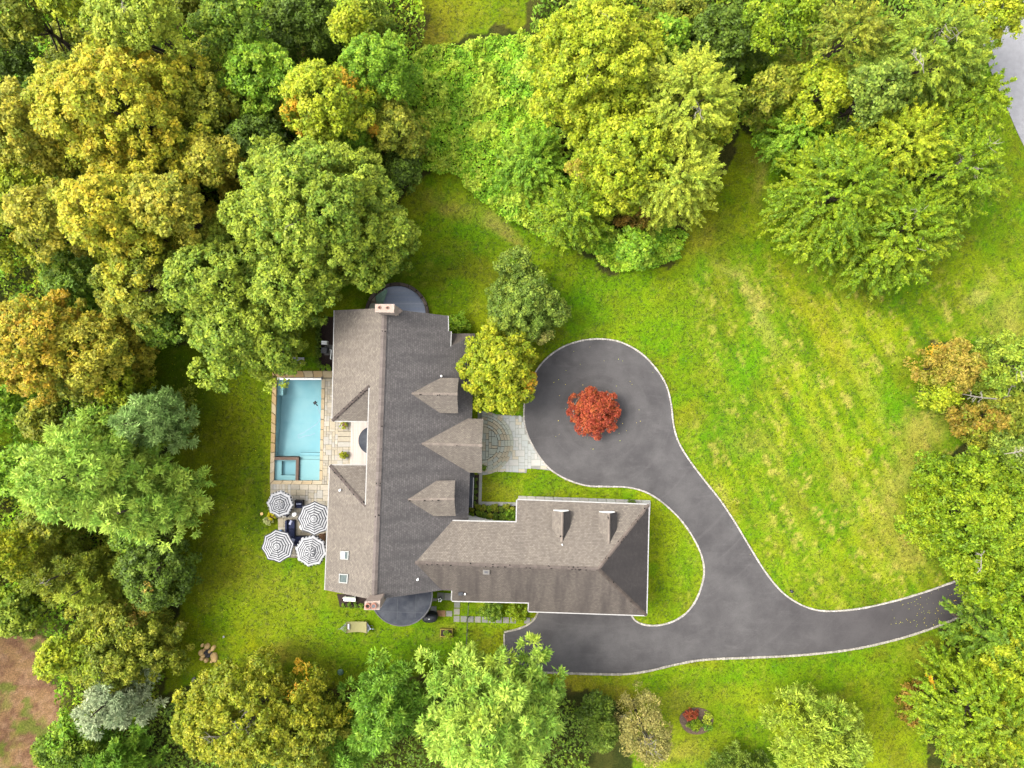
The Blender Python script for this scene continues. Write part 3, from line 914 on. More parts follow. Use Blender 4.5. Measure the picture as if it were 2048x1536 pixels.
rA2 = rA + Vector((0, 0, -.05)); rB2 = rB + Vector((0, 0, -.05))
outline = [w_nw, rA2, e_ne, e_1, e_2, x_w, e_4, e_5, v_n, n_1, n_2, n_3, s_3, s_2, s_1, s_0, s_00, v_s, rB2, w_sw, w_s1, w_s2, w_n2, w_n1]
wall_run(outline, house)
# upper courtyard wall under the raised eave of the notch
ca = w_hn + re * .35; cb = w_hs + re * .35
mesh_obj('wall', [Vector((ca.x, ca.y, w_n1.z - .4)), Vector((cb.x, cb.y, w_n1.z - .4)), cb - Vector((0, 0, .17)), ca - Vector((0, 0, .17))], [(0, 1, 2, 3)], M['siding'], house)

# --- chimneys
def chimney(corners, top, z0, flues, big, label, cowl):
    ps = [P(x, y, top) for x, y in corners]
    m = MB(); m.prism([p.xy for p in ps], z0, top - .18)
    c = sum(ps, Vector()) / 4
    ch = m.build('chimney', M['chimney'], house); tag(ch, label)
    cap = MB(); cap.prism([(c + (p - c) * 1.05).xy for p in ps], top - .18, top)
    cap.build('chimney_cap', M['chimney'], ch)
    for fx, fy in flues:
        q = P(fx, fy, top)
        f = MB()
        r = .26 if big else .14
        hh = .3 if big else .06
        prof = [(r, top), (r * 1.02, top + hh), (r * .7, top + hh), (r * .66, top + .02)]
        f.lathe(q.x, q.y, prof, 16)
        f.build('flue', M['clay'], ch, True)
        s = MB(); s.lathe(q.x, q.y, [(r * .64, top + .005), (r * .64, top + (.12 if big and cowl != (fx, fy) else .05 if not big else .3))], 14)
        s.build('flue_opening', M['soot'] if cowl != (fx, fy) else M['lead'], ch)
    return ch

chimney([(751, 608.5), (788, 608.5), (787, 625), (751, 624)], 10.4, 5.5, [(759, 615), (775, 615.5)], False, 'pale limestone chimney with two small flues at the north gable', None)
chimney([(730, 1203.5), (759.5, 1202), (758.5, 1219.5), (729, 1219.5)], 10.0, 5.0, [(736.5, 1211), (748.5, 1210.5)], True, 'pale limestone chimney with two round clay pots at the south gable', (748.5, 1210.5))
# limestone shoulders stepping down beside each chimney
m = MB(); a_, b_, c_ = P(789, 610, 7.9), P(806, 622, 7.4), P(791, 632, 7.9)
m.prism([a_.xy, b_.xy, c_.xy], 5.5, 8.15); m.build('chimney_shoulder', M['chimney'], house)
m = MB(); a_, b_, c_ = P(760, 1202, 8), P(768, 1200, 8), P(761, 1217, 8)
m.prism([a_.xy, b_.xy, c_.xy], 5, 7.9); m.build('chimney_shoulder', M['chimney'], house)

M['skyframe'] = noisy('skylight_frame', C(214, 216, 210), C(196, 198, 192), 5, .6)
# --- skylights, vents
def skylight(quad, blind, label):
    n = PMW[0]
    q = [R3(x, y, PMW) for x, y in quad]
    c = sum(q, Vector()) / 4
    top = [p + n * .12 for p in q]; inn = [c + (p - c) * .80 + n * .12 for p in q]; low = [c + (p - c) * .80 + n * .05 for p in q]
    vs = q + top + inn + low
    fs = []
    for i in range(4):
        j = (i + 1) % 4
        fs += [(i, j, 4 + j, 4 + i), (4 + i, 4 + j, 8 + j, 8 + i), (8 + i, 8 + j, 12 + j, 12 + i)]
    f = mesh_obj('skylight', vs, fs, M['skyframe'], house); tag(f, label)
    mesh_obj('pane', [p + n * .002 for p in low], [(0, 1, 2, 3)], M['glass'], f)
    if blind:
        a, b, cc, d = [c + (p - c) * .78 + n * .075 for p in q]
        mesh_obj('blind', [a, b.lerp(a, .45), cc.lerp(d, .45), d], [(0, 1, 2, 3)], M['pillow'], f)

skylight([(682, 1102), (699, 1102), (698, 1119), (681.5, 1118)], True, 'skylight with its white blind half drawn')
skylight([(679.5, 1147), (697.5, 1148), (696, 1166.5), (679, 1165)], False, 'skylight with bare grey glass')
v = R3(972.5, 1143.5, PWS)
m = MB(); m.box(v.x, v.y, v.z - .1, .62, .42, .28, HROT - .0); o = m.build('roof_vent', M['concrete'], house)
m = MB(); m.box(v.x, v.y, v.z + .185, .34, .2, .03, HROT); m.build('louvre', M['lead'], o)
v = R3(921.5, 1186.5, PWS)
m = MB(); m.box(v.x, v.y, v.z - .1, .46, .32, .3, HROT); m.build('roof_vent', M['black'], house)
v = R3(930, 1187, PWS); m = MB(); m.tube([v - Vector((0, 0, .1)), v + Vector((0, 0, .25))], .07, 8); m.build('vent_pipe', M['white'], house)
for x, y, pl in ((883, 752, PME), (836, 1157.5, PME), (681, 979.5, PMW), (1124, 1088.5, PWN)):
    v = R3(x, y, pl); m = MB(); m.tube([v - Vector((0, 0, .1)), v + Vector((0, 0, .4))], .09 if x < 1000 else .04, 8); m.build('vent_pipe', M['white'], house)

M['seam'] = noisy('membrane_seam', C(96, 100, 108), C(80, 84, 94), 2, .8)
# --- half-round flat roof of the south sun room
def half_round(cpx, r_px, h, z0, a0, a1, n=40):
    c = P(*cpx, h); r = r_px * GS * (CAM_H - h) / CAM_H
    pts = []
    for i in range(n + 1):
        a = math.radians(a0 + (a1 - a0) * i / n)
        pts.append(Vector((c.x + r * math.cos(a), c.y + r * math.sin(a), h)))
    return c, r, pts
c, r, pts = half_round((803, 1190), 61.5, 3.3, 0, 172, 368)
m = MB(); m.prism([p.xy for p in pts], 3.05, 3.3); sr = m.build('sun_room_roof', M['membrane'], house); tag(sr, 'dark half round flat roof of the south sun room')
ring = []
m = MB(); m.tube([Vector((p.x, p.y, 3.30)) for p in pts], .07, 6); m.build('roof_edge', M['lead'], sr)
for dx in (-2.2, -.4, 1.4):
    yy = -math.sqrt(max(.1, r * r - dx * dx)) + .1
    m = MB(); m.box(c.x + dx, c.y + (yy + .4) / 2, 3.3, .05, abs(yy) - .3, .02, HROT); m.build('seam', M['seam'], sr)
m = MB(); m.box(c.x - .2, c.y - 1.7, 3.3, 4.6, .05, .021, HROT); m.build('seam', M['seam'], sr)
m = MB(); m.prism([(c.x + (p.x - c.x) * .93, c.y + (p.y - c.y) * .93) for p in pts], -.2, 3.05); m.build('sun_room_wall', M['glass'], sr)
# small bow roof in the courtyard, low roof beside the entrance gable
c2 = P(745, 881, 3.4)
m = MB(); m.prism([(c2.x + 1.4 * math.cos(a), c2.y + 1.4 * math.sin(a)) for a in np.linspace(0, 2 * math.pi, 32, endpoint=False)], 0, 3.4); m.build('bow_roof', M['membrane'], house)
q = [P(936, 950, 2.9), P(946.3, 955, 2.9), P(944.3, 1015, 2.9), P(933, 1015, 2.9)]
m = MB(); m.prism([p.xy for p in q], 0, 2.9); lr = m.build('low_roof', M['membrane'], house)
m = MB(); a_, b_ = q[1], q[2]; m.tube([a_ + Vector((.04, 0, .02)), b_ + Vector((.04, 0, .02))], .045, 6); m.build('gutter', M['trim'], lr)
# ------------------------------------------------------------------ stone paving
def ramp_mat(name, cols, scale=4.0, amp=.14, rough=.85, bump=.3, spec=.25):
    """each slab takes its own tone from the list"""
    m, nt, b = new_mat(name)
    oi = N(nt, 'ShaderNodeObjectInfo')
    cr = N(nt, 'ShaderNodeValToRGB'); cr.color_ramp.interpolation = 'CONSTANT'
    els = cr.color_ramp.elements
    els[0].position = 0; els[0].color = (*cols[0], 1); els[1].position = 1 / len(cols); els[1].color = (*cols[1], 1)
    for i in range(2, len(cols)):
        e = els.new(i / len(cols)); e.color = (*cols[i], 1)
    nt.links.new(oi.outputs['Random'], cr.inputs[0])
    tc = N(nt, 'ShaderNodeTexCoord')
    nz = N(nt, 'ShaderNodeTexNoise', Scale=scale, Detail=6.0, Roughness=.7)
    nt.links.new(tc.outputs['Object'], nz.inputs['Vector'])
    rp = N(nt, 'ShaderNodeMapRange'); rp.inputs['From Min'].default_value = .3; rp.inputs['From Max'].default_value = .7
    rp.inputs['To Min'].default_value = 1 - amp; rp.inputs['To Max'].default_value = 1 + amp
    nt.links.new(nz.outputs['Fac'], rp.inputs['Value'])
    hs = N(nt, 'ShaderNodeHueSaturation'); nt.links.new(rp.outputs[0], hs.inputs['Value']); nt.links.new(cr.outputs[0], hs.inputs['Color'])
    nt.links.new(hs.outputs[0], b.inputs['Base Color'])
    bp = N(nt, 'ShaderNodeBump', Strength=bump, Distance=.01); nt.links.new(nz.outputs['Fac'], bp.inputs['Height']); nt.links.new(bp.outputs[0], b.inputs['Normal'])
    b.inputs['Roughness'].default_value = rough; b.inputs['Specular IOR Level'].default_value = spec
    return m

M['paver'] = ramp_mat('patio_stone', [C(c[0], c[1], c[2], 1.2) for c in ((226, 214, 192), (212, 200, 176), (230, 220, 202), (206, 196, 178), (220, 206, 178), (216, 210, 198))])
M['coping'] = ramp_mat('coping_stone', [C(226, 194, 140, 1.25), C(222, 188, 132, 1.25), C(226, 204, 160, 1.25), C(220, 184, 126, 1.25)])
M['coping_pale'] = ramp_mat('coping_pale', [C(228, 206, 168, 1.25), C(224, 200, 160, 1.25), C(230, 212, 180, 1.25)])
M['bluestone'] = ramp_mat('bluestone', [C(c[0], c[1], c[2], 1.25) for c in ((212, 214, 206), (206, 208, 200), (218, 216, 206), (210, 212, 206), (220, 210, 184), (212, 214, 206), (204, 208, 202))], amp=.08)
M['stepstone'] = ramp_mat('step_stone', [C(c[0], c[1], c[2], 1.5) for c in ((182, 184, 164), (192, 184, 158), (176, 180, 164), (188, 176, 148), (180, 182, 166))])
M['grout'] = noisy('grout', C(176, 162, 132), C(158, 146, 118), 5)
M['grout_grey'] = noisy('grout_grey', C(196, 196, 182), C(180, 180, 168), 5)
M['bandstone'] = ramp_mat('grey_band', [C(176, 176, 166, 1.5), C(168, 168, 160, 1.5), C(182, 180, 168, 1.5), C(174, 170, 160, 1.5)])
M['wallstone'] = ramp_mat('terrace_wall_stone', [C(120, 104, 92), C(100, 84, 76), C(140, 124, 110), C(110, 96, 88)])
M['deck'] = ramp_mat('pale_deck', [C(222, 208, 198, 1.6), C(216, 202, 192, 1.6), C(226, 214, 204, 1.6)], amp=.06)
M['greydeck'] = ramp_mat('grey_deck', [C(126, 134, 150, 3.0), C(116, 124, 142, 3.0), C(134, 140, 154, 3.0), C(120, 128, 142, 3.0)], amp=.1)

def slab(name, quad, z, th, mat, parent, bevel=.012):
    """one stone: a polygon slab with a chamfered rim"""
    n = len(quad)
    a = sum(quad[i][0] * quad[(i + 1) % n][1] - quad[(i + 1) % n][0] * quad[i][1] for i in range(n))
    if a < 0: quad = quad[::-1]
    cx = sum(q[0] for q in quad) / n; cy = sum(q[1] for q in quad) / n
    vs = [(x - cx, y - cy, -th) for x, y in quad] + [(x - cx, y - cy, -bevel) for x, y in quad]
    for x, y in quad:
        dx, dy = cx - x, cy - y; l = math.hypot(dx, dy) or 1
        vs.append((x - cx + dx / l * bevel, y - cy + dy / l * bevel, 0))
    fs = [tuple(range(2 * n, 3 * n))]
    for r in (0, n):
        for i in range(n):
            j = (i + 1) % n
            fs.append((r + i, r + j, r + n + j, r + n + i))
    o = mesh_obj(name, vs, fs, mat, None)
    COL.objects.unlink(o); link(o, parent)
    o.location = (cx, cy, z + rng.uniform(-.005, .005))
    return o

def sh_clip(poly, clip):
    """clip a polygon to a convex polygon (anticlockwise)"""
    out = list(poly)
    for i in range(len(clip)):
        a, b = clip[i], clip[(i + 1) % len(clip)]
        src = out; out = []
        for k in range(len(src)):
            p, q = src[k], src[(k + 1) % len(src)]
            sp = (b[0] - a[0]) * (p[1] - a[1]) - (b[1] - a[1]) * (p[0] - a[0])
            sq = (b[0] - a[0]) * (q[1] - a[1]) - (b[1] - a[1]) * (q[0] - a[0])
            if sp >= 0: out.append(p)
            if (sp >= 0) != (sq >= 0):
                t = sp / (sp - sq); out.append((p[0] + (q[0] - p[0]) * t, p[1] + (q[1] - p[1]) * t))
        if len(out) < 3: return []
    return out

def pave(quad_px, cell, z, mat, parent, name='paver', sizes=((2, 1), (1, 2), (2, 2), (3, 2), (2, 3), (1, 1)), weights=(3, 3, 3, 2, 1, 1), gap=.02, th=.05, keep=None, clip=None):
    q = [P(x, y).xy for x, y in quad_px]
    W = ((q[1] - q[0]).length + (q[2] - q[3]).length) / 2; H = ((q[3] - q[0]).length + (q[2] - q[1]).length) / 2
    nu = max(1, round(W / cell)); nv = max(1, round(H / cell))
    used = [[False] * nu for _ in range(nv)]
    def bil(u, v): 
        p = (q[0] * (1 - u) + q[1] * u) * (1 - v) + (q[3] * (1 - u) + q[2] * u) * v
        return p
    res = []
    for j in range(nv):
        for i in range(nu):
            if used[j][i]: continue
            opts = []
            for (a, b), w in zip(sizes, weights):
                if i + a <= nu and j + b <= nv and not any(used[jj][ii] for jj in range(j, j + b) for ii in range(i, i + a)): opts += [(a, b)] * w
            a, b = rng.choice(opts) if opts else (1, 1)
            for jj in range(j, j + b):
                for ii in range(i, i + a): used[jj][ii] = True
            gu, gv = gap / 2 / W, gap / 2 / H
            u0, u1, v0, v1 = i / nu + gu, (i + a) / nu - gu, j / nv + gv, (j + b) / nv - gv
            c = bil((u0 + u1) / 2, (v0 + v1) / 2)
            if keep and not inpoly(np.array([c.x]), np.array([c.y]), keep)[0]: continue
            pl = [tuple(bil(u0, v0)), tuple(bil(u1, v0)), tuple(bil(u1, v1)), tuple(bil(u0, v1))]
            if clip:
                a_ = sum(pl[k][0] * pl[(k + 1) % 4][1] - pl[(k + 1) % 4][0] * pl[k][1] for k in range(4))
                if a_ < 0: pl = pl[::-1]
                pl = sh_clip(pl, clip)
                if len(pl) < 3: continue
                ar = abs(sum(pl[k][0] * pl[(k + 1) % len(pl)][1] - pl[(k + 1) % len(pl)][0] * pl[k][1] for k in range(len(pl)))) / 2
                if ar < .01: continue
            res.append(slab(name, pl, z, th, mat, parent))
    return res

# --- pool terrace: mortar bed with stone slabs
patio = sheet('patio', [P(x, y).xy for x, y in [(645, 741), (668, 741.5), (668, 838), (738, 841), (736, 932), (662, 934), (655, 1112), (598, 1116), (557, 1114), (556, 1036), (541, 1035), (541.2, 962), (640, 962.5)]], .05, M['grout'], skirt=.1)
tag(patio, kind='structure')
ZP = .09
pave([(651, 757), (666, 757), (664, 842), (649, 842)], .28, ZP, M['paver'], patio)
pave([(648, 842), (677, 842), (675, 931), (645, 931)], .28, ZP, M['paver'], patio)
pave([(677, 842), (704, 842), (703.5, 862), (676.5, 862)], .28, ZP, M['paver'], patio)
pave([(675.5, 894), (703, 894), (702, 931), (674.5, 931)], .28, ZP, M['paver'], patio)
pave([(645, 931), (661, 931), (659, 968), (644, 968)], .28, ZP, M['paver'], patio)
pave([(541, 968), (658.5, 969), (656, 1036), (541, 1035)], .30, ZP, M['paver'], patio)
pave([(556.5, 1036), (656, 1037), (653, 1112), (557, 1113)], .30, ZP, M['paver'], patio)
for i in range(3):      # long landing slabs before the deck
    pave([(676.5, 862.5 + i * 10.5), (703.5, 862.5 + i * 10.5), (703.3, 872.5 + i * 10.5), (676.3, 872.5 + i * 10.5)], 1.5, ZP + .10, M['paver'], patio, sizes=((1, 1),), weights=(1,), th=.15)
# --- pale board deck in the courtyard
deck = thing('deck', P(718, 886), 'pale boarded deck in the courtyard of the house', 'deck')
for i in range(12):
    x0 = 703.5 + i * 2.75; x1 = x0 + 2.45
    q = [P(x0, 843.5).xy, P(x1, 843.5).xy, P(x1 - 2, 930).xy, P(x0 - 2, 930).xy]
    slab('board', [tuple(p) for p in q], .42 if i > 2 else .27, .12, M['deck'], deck, .006)
m = MB(); q = [P(703, 843.5), P(737, 843.5), P(735, 930), P(701, 930)]
m.prism([p.xy for p in q], 0.0, .145); m.build('frame', M['wood'], deck)

# --- swimming pool
pool = thing('swimming_pool', P(596, 858), 'rectangular swimming pool with pale turquoise water, stone coping and corner spa', 'pool')
def water_mat():
    m, nt, b = new_mat('water')
    nt.nodes.remove(b)
    tr = N(nt, 'ShaderNodeBsdfTransparent'); tr.inputs[0].default_value = (.80, .95, .97, 1)
    gl = N(nt, 'ShaderNodeBsdfGlossy'); gl.inputs['Roughness'].default_value = .06
    tc = N(nt, 'ShaderNodeTexCoord'); nz = N(nt, 'ShaderNodeTexNoise', Scale=2.2, Detail=3.0)
    nt.links.new(tc.outputs['Object'], nz.inputs['Vector'])
    bp = N(nt, 'ShaderNodeBump', Strength=.06, Distance=.03); nt.links.new(nz.outputs['Fac'], bp.inputs['Height'])
    fr = N(nt, 'ShaderNodeFresnel', IOR=1.33)
    nt.links.new(bp.outputs[0], fr.inputs['Normal']); nt.links.new(bp.outputs[0], gl.inputs['Normal'])
    fm = N(nt, 'ShaderNodeMapRange'); fm.inputs['From Min'].default_value = .03; nt.links.new(fr.outputs[0], fm.inputs['Value'])
    ms = N(nt, 'ShaderNodeMixShader'); nt.links.new(fm.outputs[0], ms.inputs[0]); nt.links.new(tr.outputs[0], ms.inputs[1]); nt.links.new(gl.outputs[0], ms.inputs[2])
    nt.links.new(ms.outputs[0], nt.nodes['Material Output'].inputs[0])
    return m
M['water'] = water_mat()
M['plaster'] = noisy('pool_plaster', C(200, 229, 234, 1.5), C(178, 218, 228, 1.45), .35, .8, detail=3, amt=(.35, .7))
M['plaster_pale'] = noisy('pool_plaster_pale', C(205, 232, 232, 1.35), C(196, 226, 228, 1.35), .8, .8)
W = [P(*p).xy for p in POOL_W]
def pb(u, v):   # pool coordinates: u east 0..1, v south 0..1
    return (W[0] * (1 - u) + W[1] * u) * (1 - v) + (W[3] * (1 - u) + W[2] * u) * v
# basin: walls and a floor that slopes from the deep end
vs = []; fs = []
depth = [(0, 1.35), (.2, 1.75), (.45, 1.55), (.75, 1.05), (1, .95)]
for v_, d_ in depth:
    for u_ in (0, 1): p = pb(u_, v_); vs.append((p.x, p.y, -d_))
for v_, d_ in depth:
    for u_ in (0, 1): p = pb(u_, v_); vs.append((p.x, p.y, .06))
k = len(depth) * 2
for i in range(len(depth) - 1):
    a = i * 2
    fs += [(a, a + 1, a + 3, a + 2), (a, a + 2, a + 2 + k, a + k), (a + 3, a + 1, a + 1 + k, a + 3 + k)]
fs += [(1, 0, k, k + 1), (k - 2, k - 1, 2 * k - 1, 2 * k - 2)]
mesh_obj('basin', vs, fs, M['plaster'], pool)
def pbox(name, u0, u1, v0, v1, z0, z1, mat):
    m = MB(); m.prism([pb(u0, v0), pb(u1, v0), pb(u1, v1), pb(u0, v1)], z0, z1)
    return m.build(name, mat, pool)
pbox('sun_shelf', .545, 1.0, .80, 1.0, -1.2, -.22, M['plaster_pale'])
pbox('step', .52, 1.0, .765, .80, -1.3, -.42, M['plaster_pale'])
pbox('step', .52, 1.0, .735, .765, -1.3, -.62, M['plaster'])
pbox('bench', .93, 1.0, .02, .17, -1.5, -.4, M['plaster_pale'])
pbox('bench', 0.0, .12, .02, .17, -1.5, -.4, M['plaster_pale'])
for a in ((.0, .14, .80, 1), (.44, .475, .80, 1), (.14, .44, .80, .815), (.14, .44, .955, 1)):
    pbox('spa_bench', *a, -1.1, -.3, M['plaster_pale'])
pbox('spa_floor', .14, .44, .815, .955, -1.1, -.75, M['plaster'])
M['spawall'] = noisy('spa_stone', C(164, 132, 112), C(140, 112, 96), 6, .85, .4)
pbox('spa_wall', 0.0, .535, .772, .80, -1.2, .10, M['spawall'])
pbox('spa_wall', .475, .535, .80, 1.0, -1.2, .10, M['spawall'])
q = [pb(0, 0), pb(1, 0), pb(1, 1), pb(0, 1)]
water = mesh_obj('water', [(p.x, p.y, -.05) for p in q], [(0, 1, 2, 3)], M['water'], pool)
def cope(quad, nstones, mat, along_v):
    q = [P(x, y).xy for x, y in quad]
    for i in range(nstones):
        t0, t1 = i / nstones + .004, (i + 1) / nstones - .004
        if along_v: pl = [q[0].lerp(q[3], t0), q[1].lerp(q[2], t0), q[1].lerp(q[2], t1), q[0].lerp(q[3], t1)]
        else: pl = [q[0].lerp(q[1], t0), q[0].lerp(q[1], t1), q[3].lerp(q[2], t1), q[3].lerp(q[2], t0)]
        slab('coping_stone', [tuple(p) for p in pl], .12, .3, mat, pool, .015)
cope([(545.5, 743), (553.9, 756.5), (549.9, 905), (541.8, 905)], 8, M['coping'], True)
cope([(541.8, 905), (549.9, 905), (548.2, 960), (540.5, 968)], 3, M['coping_pale'], True)
cope([(546, 742), (665.5, 742), (665, 755), (554.5, 755)], 6, M['coping'], False)
cope([(643.6, 757), (650.5, 757), (645.5, 961), (639.3, 961)], 10, M['coping_pale'], True)
cope([(540.5, 968.3), (547.9, 960.4), (639.6, 961), (645, 968.6)][::1], 1, M['coping_pale'], False) if False else None
cope([(547.9, 960.6), (645.5, 961), (644.5, 968.4), (541, 968.2)], 5, M['coping_pale'], False)
m = MB(); a_ = P(553.8, 756.6); b_ = P(643.5, 756.8)
m.tube([Vector((a_.x, a_.y - .05, .06)), Vector((b_.x, b_.y - .05, .06))], .11, 10); m.build('cover_roller', M['white'], pool)
m = MB(); e_ = P(644.6, 756.2); m.box(e_.x, e_.y, .0, .12, .3, .22, HROT); m.build('roller_bracket', M['lead'], pool)
# pool cleaner and its hose
cl = thing('pool_cleaner', P(630, 806) + Vector((0, 0, -.045)), 'small dark pool cleaner floating in the turquoise water', 'pool cleaner')
m = MB(); p = P(629.5, 805.5); m.rbox(p.x, p.y, -.20, .32, .26, .24, .7, .06); m.build('body', M['black'], cl)
m = MB(); p = P(633, 810); m.rbox(p.x, p.y, -.20, .24, .09, .2, -.9, .03); m.build('fin', M['black'], cl)
hp = [(634, 812), (638, 822), (641, 835), (633, 848), (618, 858), (606, 866), (596, 870), (598, 876), (610, 872), (622, 870), (630, 866)]
m = MB(); m.tube([Vector((v.x, v.y, -.04)) for v in catmull(pxl(hp), .3)], .018, 5); m.build('hose', M['pillow'], cl)

# --- north round terrace
ter = sheet('terrace', [(P(795, 630).x + 3.15 * math.cos(a), P(795, 630).y + 3.15 * math.sin(a)) for a in np.linspace(-.35, math.pi + .35, 50)], .20, M['grout'], skirt=.25)
tag(ter, kind='structure')
tc_ = P(795, 630)
semi = [(tc_.x + 2.98 * math.cos(a), tc_.y + 2.98 * math.sin(a)) for a in np.linspace(0, 2 * math.pi, 40, endpoint=False)]
for i in range(21):
    y0 = tc_.y - .4 + i * .165; y1 = y0 + .155
    pl = sh_clip([(tc_.x - 1.7 + .4 * (i / 21), y0), (tc_.x + 3.2, y0), (tc_.x + 3.2, y1), (tc_.x - 1.7 + .4 * (i / 21), y1)], semi)
    if len(pl) >= 3: slab('board', pl, .26, .05, M['greydeck'], ter, .006)
for i, (a0, a1) in enumerate([(i * 17, i * 17 + 16) for i in range(-1, 12)]):
    a0, a1 = math.radians(a0), math.radians(a1)
    am = (a0 + a1) / 2
    pl = [(tc_.x + r * math.cos(a), tc_.y + r * math.sin(a)) for r, a in ((3.0, a0), (3.32, a0), (3.32, am), (3.32, a1), (3.0, a1), (3.0, am))]
    slab('coping_stone', pl, .58, .6, M['wallstone'], ter, .03)
# flagstones seen at the west side of the terrace
for pl in ([(742, 601), (750, 588), (752, 604)], [(752, 586), (761, 577), (764, 580), (756, 588)], [(734, 610), (752, 606), (751, 618), (732, 618)]):
    slab('flagstone', [tuple(P(x, y).xy) for x, y in pl], .27, .06, M['stepstone'], ter)
mc = mesh_obj('canvas_sheet', [P(773, 577.5, .9), P(775, 582, .95), P(766, 608, .6), P(753.5, 607, .5), P(751, 593, .75), P(763, 584, .95), P(764, 595, 1.05)],
              [(0, 1, 6), (1, 2, 6), (2, 3, 6), (3, 4, 6), (4, 5, 6), (5, 0, 6)], M['mint'])
sm = mc.modifiers.new('thick', 'SOLIDIFY'); sm.thickness = .05
tag(mc, 'mint green canvas sheet lying slack over the round terrace', 'canvas')

# --- entrance: half-round steps, landing, bluestone walk
EC = P(963, 886)
steps = sheet('entrance_steps', [(EC.x + 3.25 * math.cos(a), EC.y + 3.25 * math.sin(a)) for a in np.linspace(-math.pi / 2 - .12, math.pi / 2 + .12, 40)], .04, M['grout_grey'], skirt=.1)
tag(steps, kind='structure')
for k_, (r0, r1, z) in enumerate(((0.0, 2.03, .52), (2.03, 2.42, .39), (2.42, 2.72, .27), (2.72, 3.0, .16), (3.0, 3.32, .09))):
    if k_ == 0:
        semi = [(EC.x + 1.75 * math.cos(a), EC.y + 1.75 * math.sin(a)) for a in np.linspace(0, 2 * math.pi, 40, endpoint=False)]
        x0 = EC.x - .15
        semi = sh_clip(semi, [(x0, EC.y - 3), (x0 + 4, EC.y - 3), (x0 + 4, EC.y + 3), (x0, EC.y + 3)])
        pave([(961, 848), (1001, 850), (1000, 926), (960, 924)], .3, z, M['stepstone'], steps, clip=semi, gap=.025, th=.5)
        r0 = 1.77
    n_ = 9 + 2 * k_
    for i in range(n_):
        jit = .0
        a0 = -math.pi / 2 + math.pi * i / n_; a1 = -math.pi / 2 + math.pi * (i + 1) / n_
        g = .012 / r1
        pl = []
        for t in np.linspace(a0 + g, a1 - g, 5): pl.append((EC.x + r1 * math.cos(t), EC.y + r1 * math.sin(t)))
        for t in np.linspace(a1 - g, a0 + g, 5): pl.append((EC.x + (r0 + .012) * math.cos(t), EC.y + (r0 + .012) * math.sin(t)))
        slab('tread', pl, z, z + .1, M['stepstone'], steps, .015)
walk_px = [(965, 828), (1024, 830), (1048, 834), (1052, 862), (1064, 890), (1082, 917), (1102, 941), (1054, 936), (1053, 946), (985, 942), (968, 944)]
walk = sheet('walkway', [P(x, y).xy for x, y in walk_px], .015, M['grout_grey'], skirt=.05)
tag(walk, kind='structure')
pave([(968, 830), (1106, 832), (1106, 944), (968, 944)], .32, .028, M['bluestone'], walk, keep=[tuple(P(x, y).xy) for x, y in [(968, 830), (1048, 836), (1052, 862), (1064, 890), (1082, 917), (1096, 938), (1056, 936), (1054, 944), (985, 941), (968, 943)]], gap=.03, th=.04)
# planting pit beside the landing, with a stone rim
def rim(quads, parent, z=.1, n=4):
    for q in quads:
        q = [P(x, y).xy for x, y in q]
        long_ = (q[1] - q[0]).length > (q[3] - q[0]).length
        L = (q[1] - q[0]).length if long_ else (q[3] - q[0]).length
        k = max(1, round(L / .9))
        for i in range(k):
            t0, t1 = i / k + .0015, (i + 1) / k - .0015
            pl = [q[0].lerp(q[1], t0), q[0].lerp(q[1], t1), q[3].lerp(q[2], t1), q[3].lerp(q[2], t0)] if long_ else [q[0].lerp(q[3], t0), q[1].lerp(q[2], t0), q[1].lerp(q[2], t1), q[0].lerp(q[3], t1)]
            slab('edging_stone', [tuple(p) for p in pl], z, .2, M['bandstone'], parent)
bed = sheet('flower_bed', [P(x, y).xy for x, y in [(940, 950), (958, 950), (956, 1010), (1036, 1012), (1036, 1048), (900, 1046), (930, 1010)]], .03, M['mulch'], skirt=.1)
tag(bed, kind='structure')
rim([[(958.5, 945), (964.5, 945), (963, 1003), (957, 1003)], [(957, 1003), (1034, 1004.5), (1034, 1011.5), (957, 1010)], [(1036, 991.5), (1301, 1000.5), (1301, 1012), (1036, 1003)],
     [(1296.5, 1006), (1301, 1006), (1300, 1030), (1296.5, 1030)]], bed)
pit = sheet('planting_pit', [P(x, y).xy for x, y in [(962, 922), (974, 922), (974, 944), (962, 944)]], .05, M['mulch'], skirt=.1)
tag(pit, kind='structure')
rim([[(972, 921), (976, 921), (975.5, 946), (971.5, 946)], [(962, 941.5), (972, 941.5), (971.8, 946), (962, 946)]], pit, .14)

# --- mulch beds west and south of the house
b2 = sheet('shrub_bed', [P(x, y).xy for x, y in [(640, 640), (652, 634), (680, 634), (680, 741), (640, 741), (636, 700)]], .03, M['mulch'], skirt=.1); tag(b2, kind='structure')
b3 = sheet('shrub_bed', [P(x, y).xy for x, y in [(674, 1188), (740, 1190), (742, 1216), (680, 1214)]], .03, M['mulch'], skirt=.1); tag(b3, kind='structure')
ac = thing('air_conditioner', P(652, 701), 'grey outdoor air conditioning unit on its pad by the west wall', 'air conditioner')
m = MB(); p = P(652, 701); m.rbox(p.x, p.y, .06, .62, .6, .75, HROT, .05); b_ = m.build('casing', M['lead'], ac)
m = MB(); m.lathe(p.x, p.y, [(.24, .81), (.24, .825)], 20); m.build('fan_grille', M['metal'], ac)
m = MB(); p2 = P(660, 700); m.box(p2.x, p2.y, -.02, 1.1, 1.1, .08, HROT); m.build('pad', M['concrete'], ac)
m = MB(); a_, b_ = P(661, 700), P(663, 718); m.tube([Vector((a_.x, a_.y, .4)), Vector((a_.x + .2, a_.y, .4)), Vector((b_.x, b_.y, .4)), Vector((b_.x, b_.y, 0))], .05, 6); m.build('pipe', M['white'], ac)
um = thing('utility_box', P(651, 686), 'two white utility cabinets standing in the mulch bed', 'cabinet')
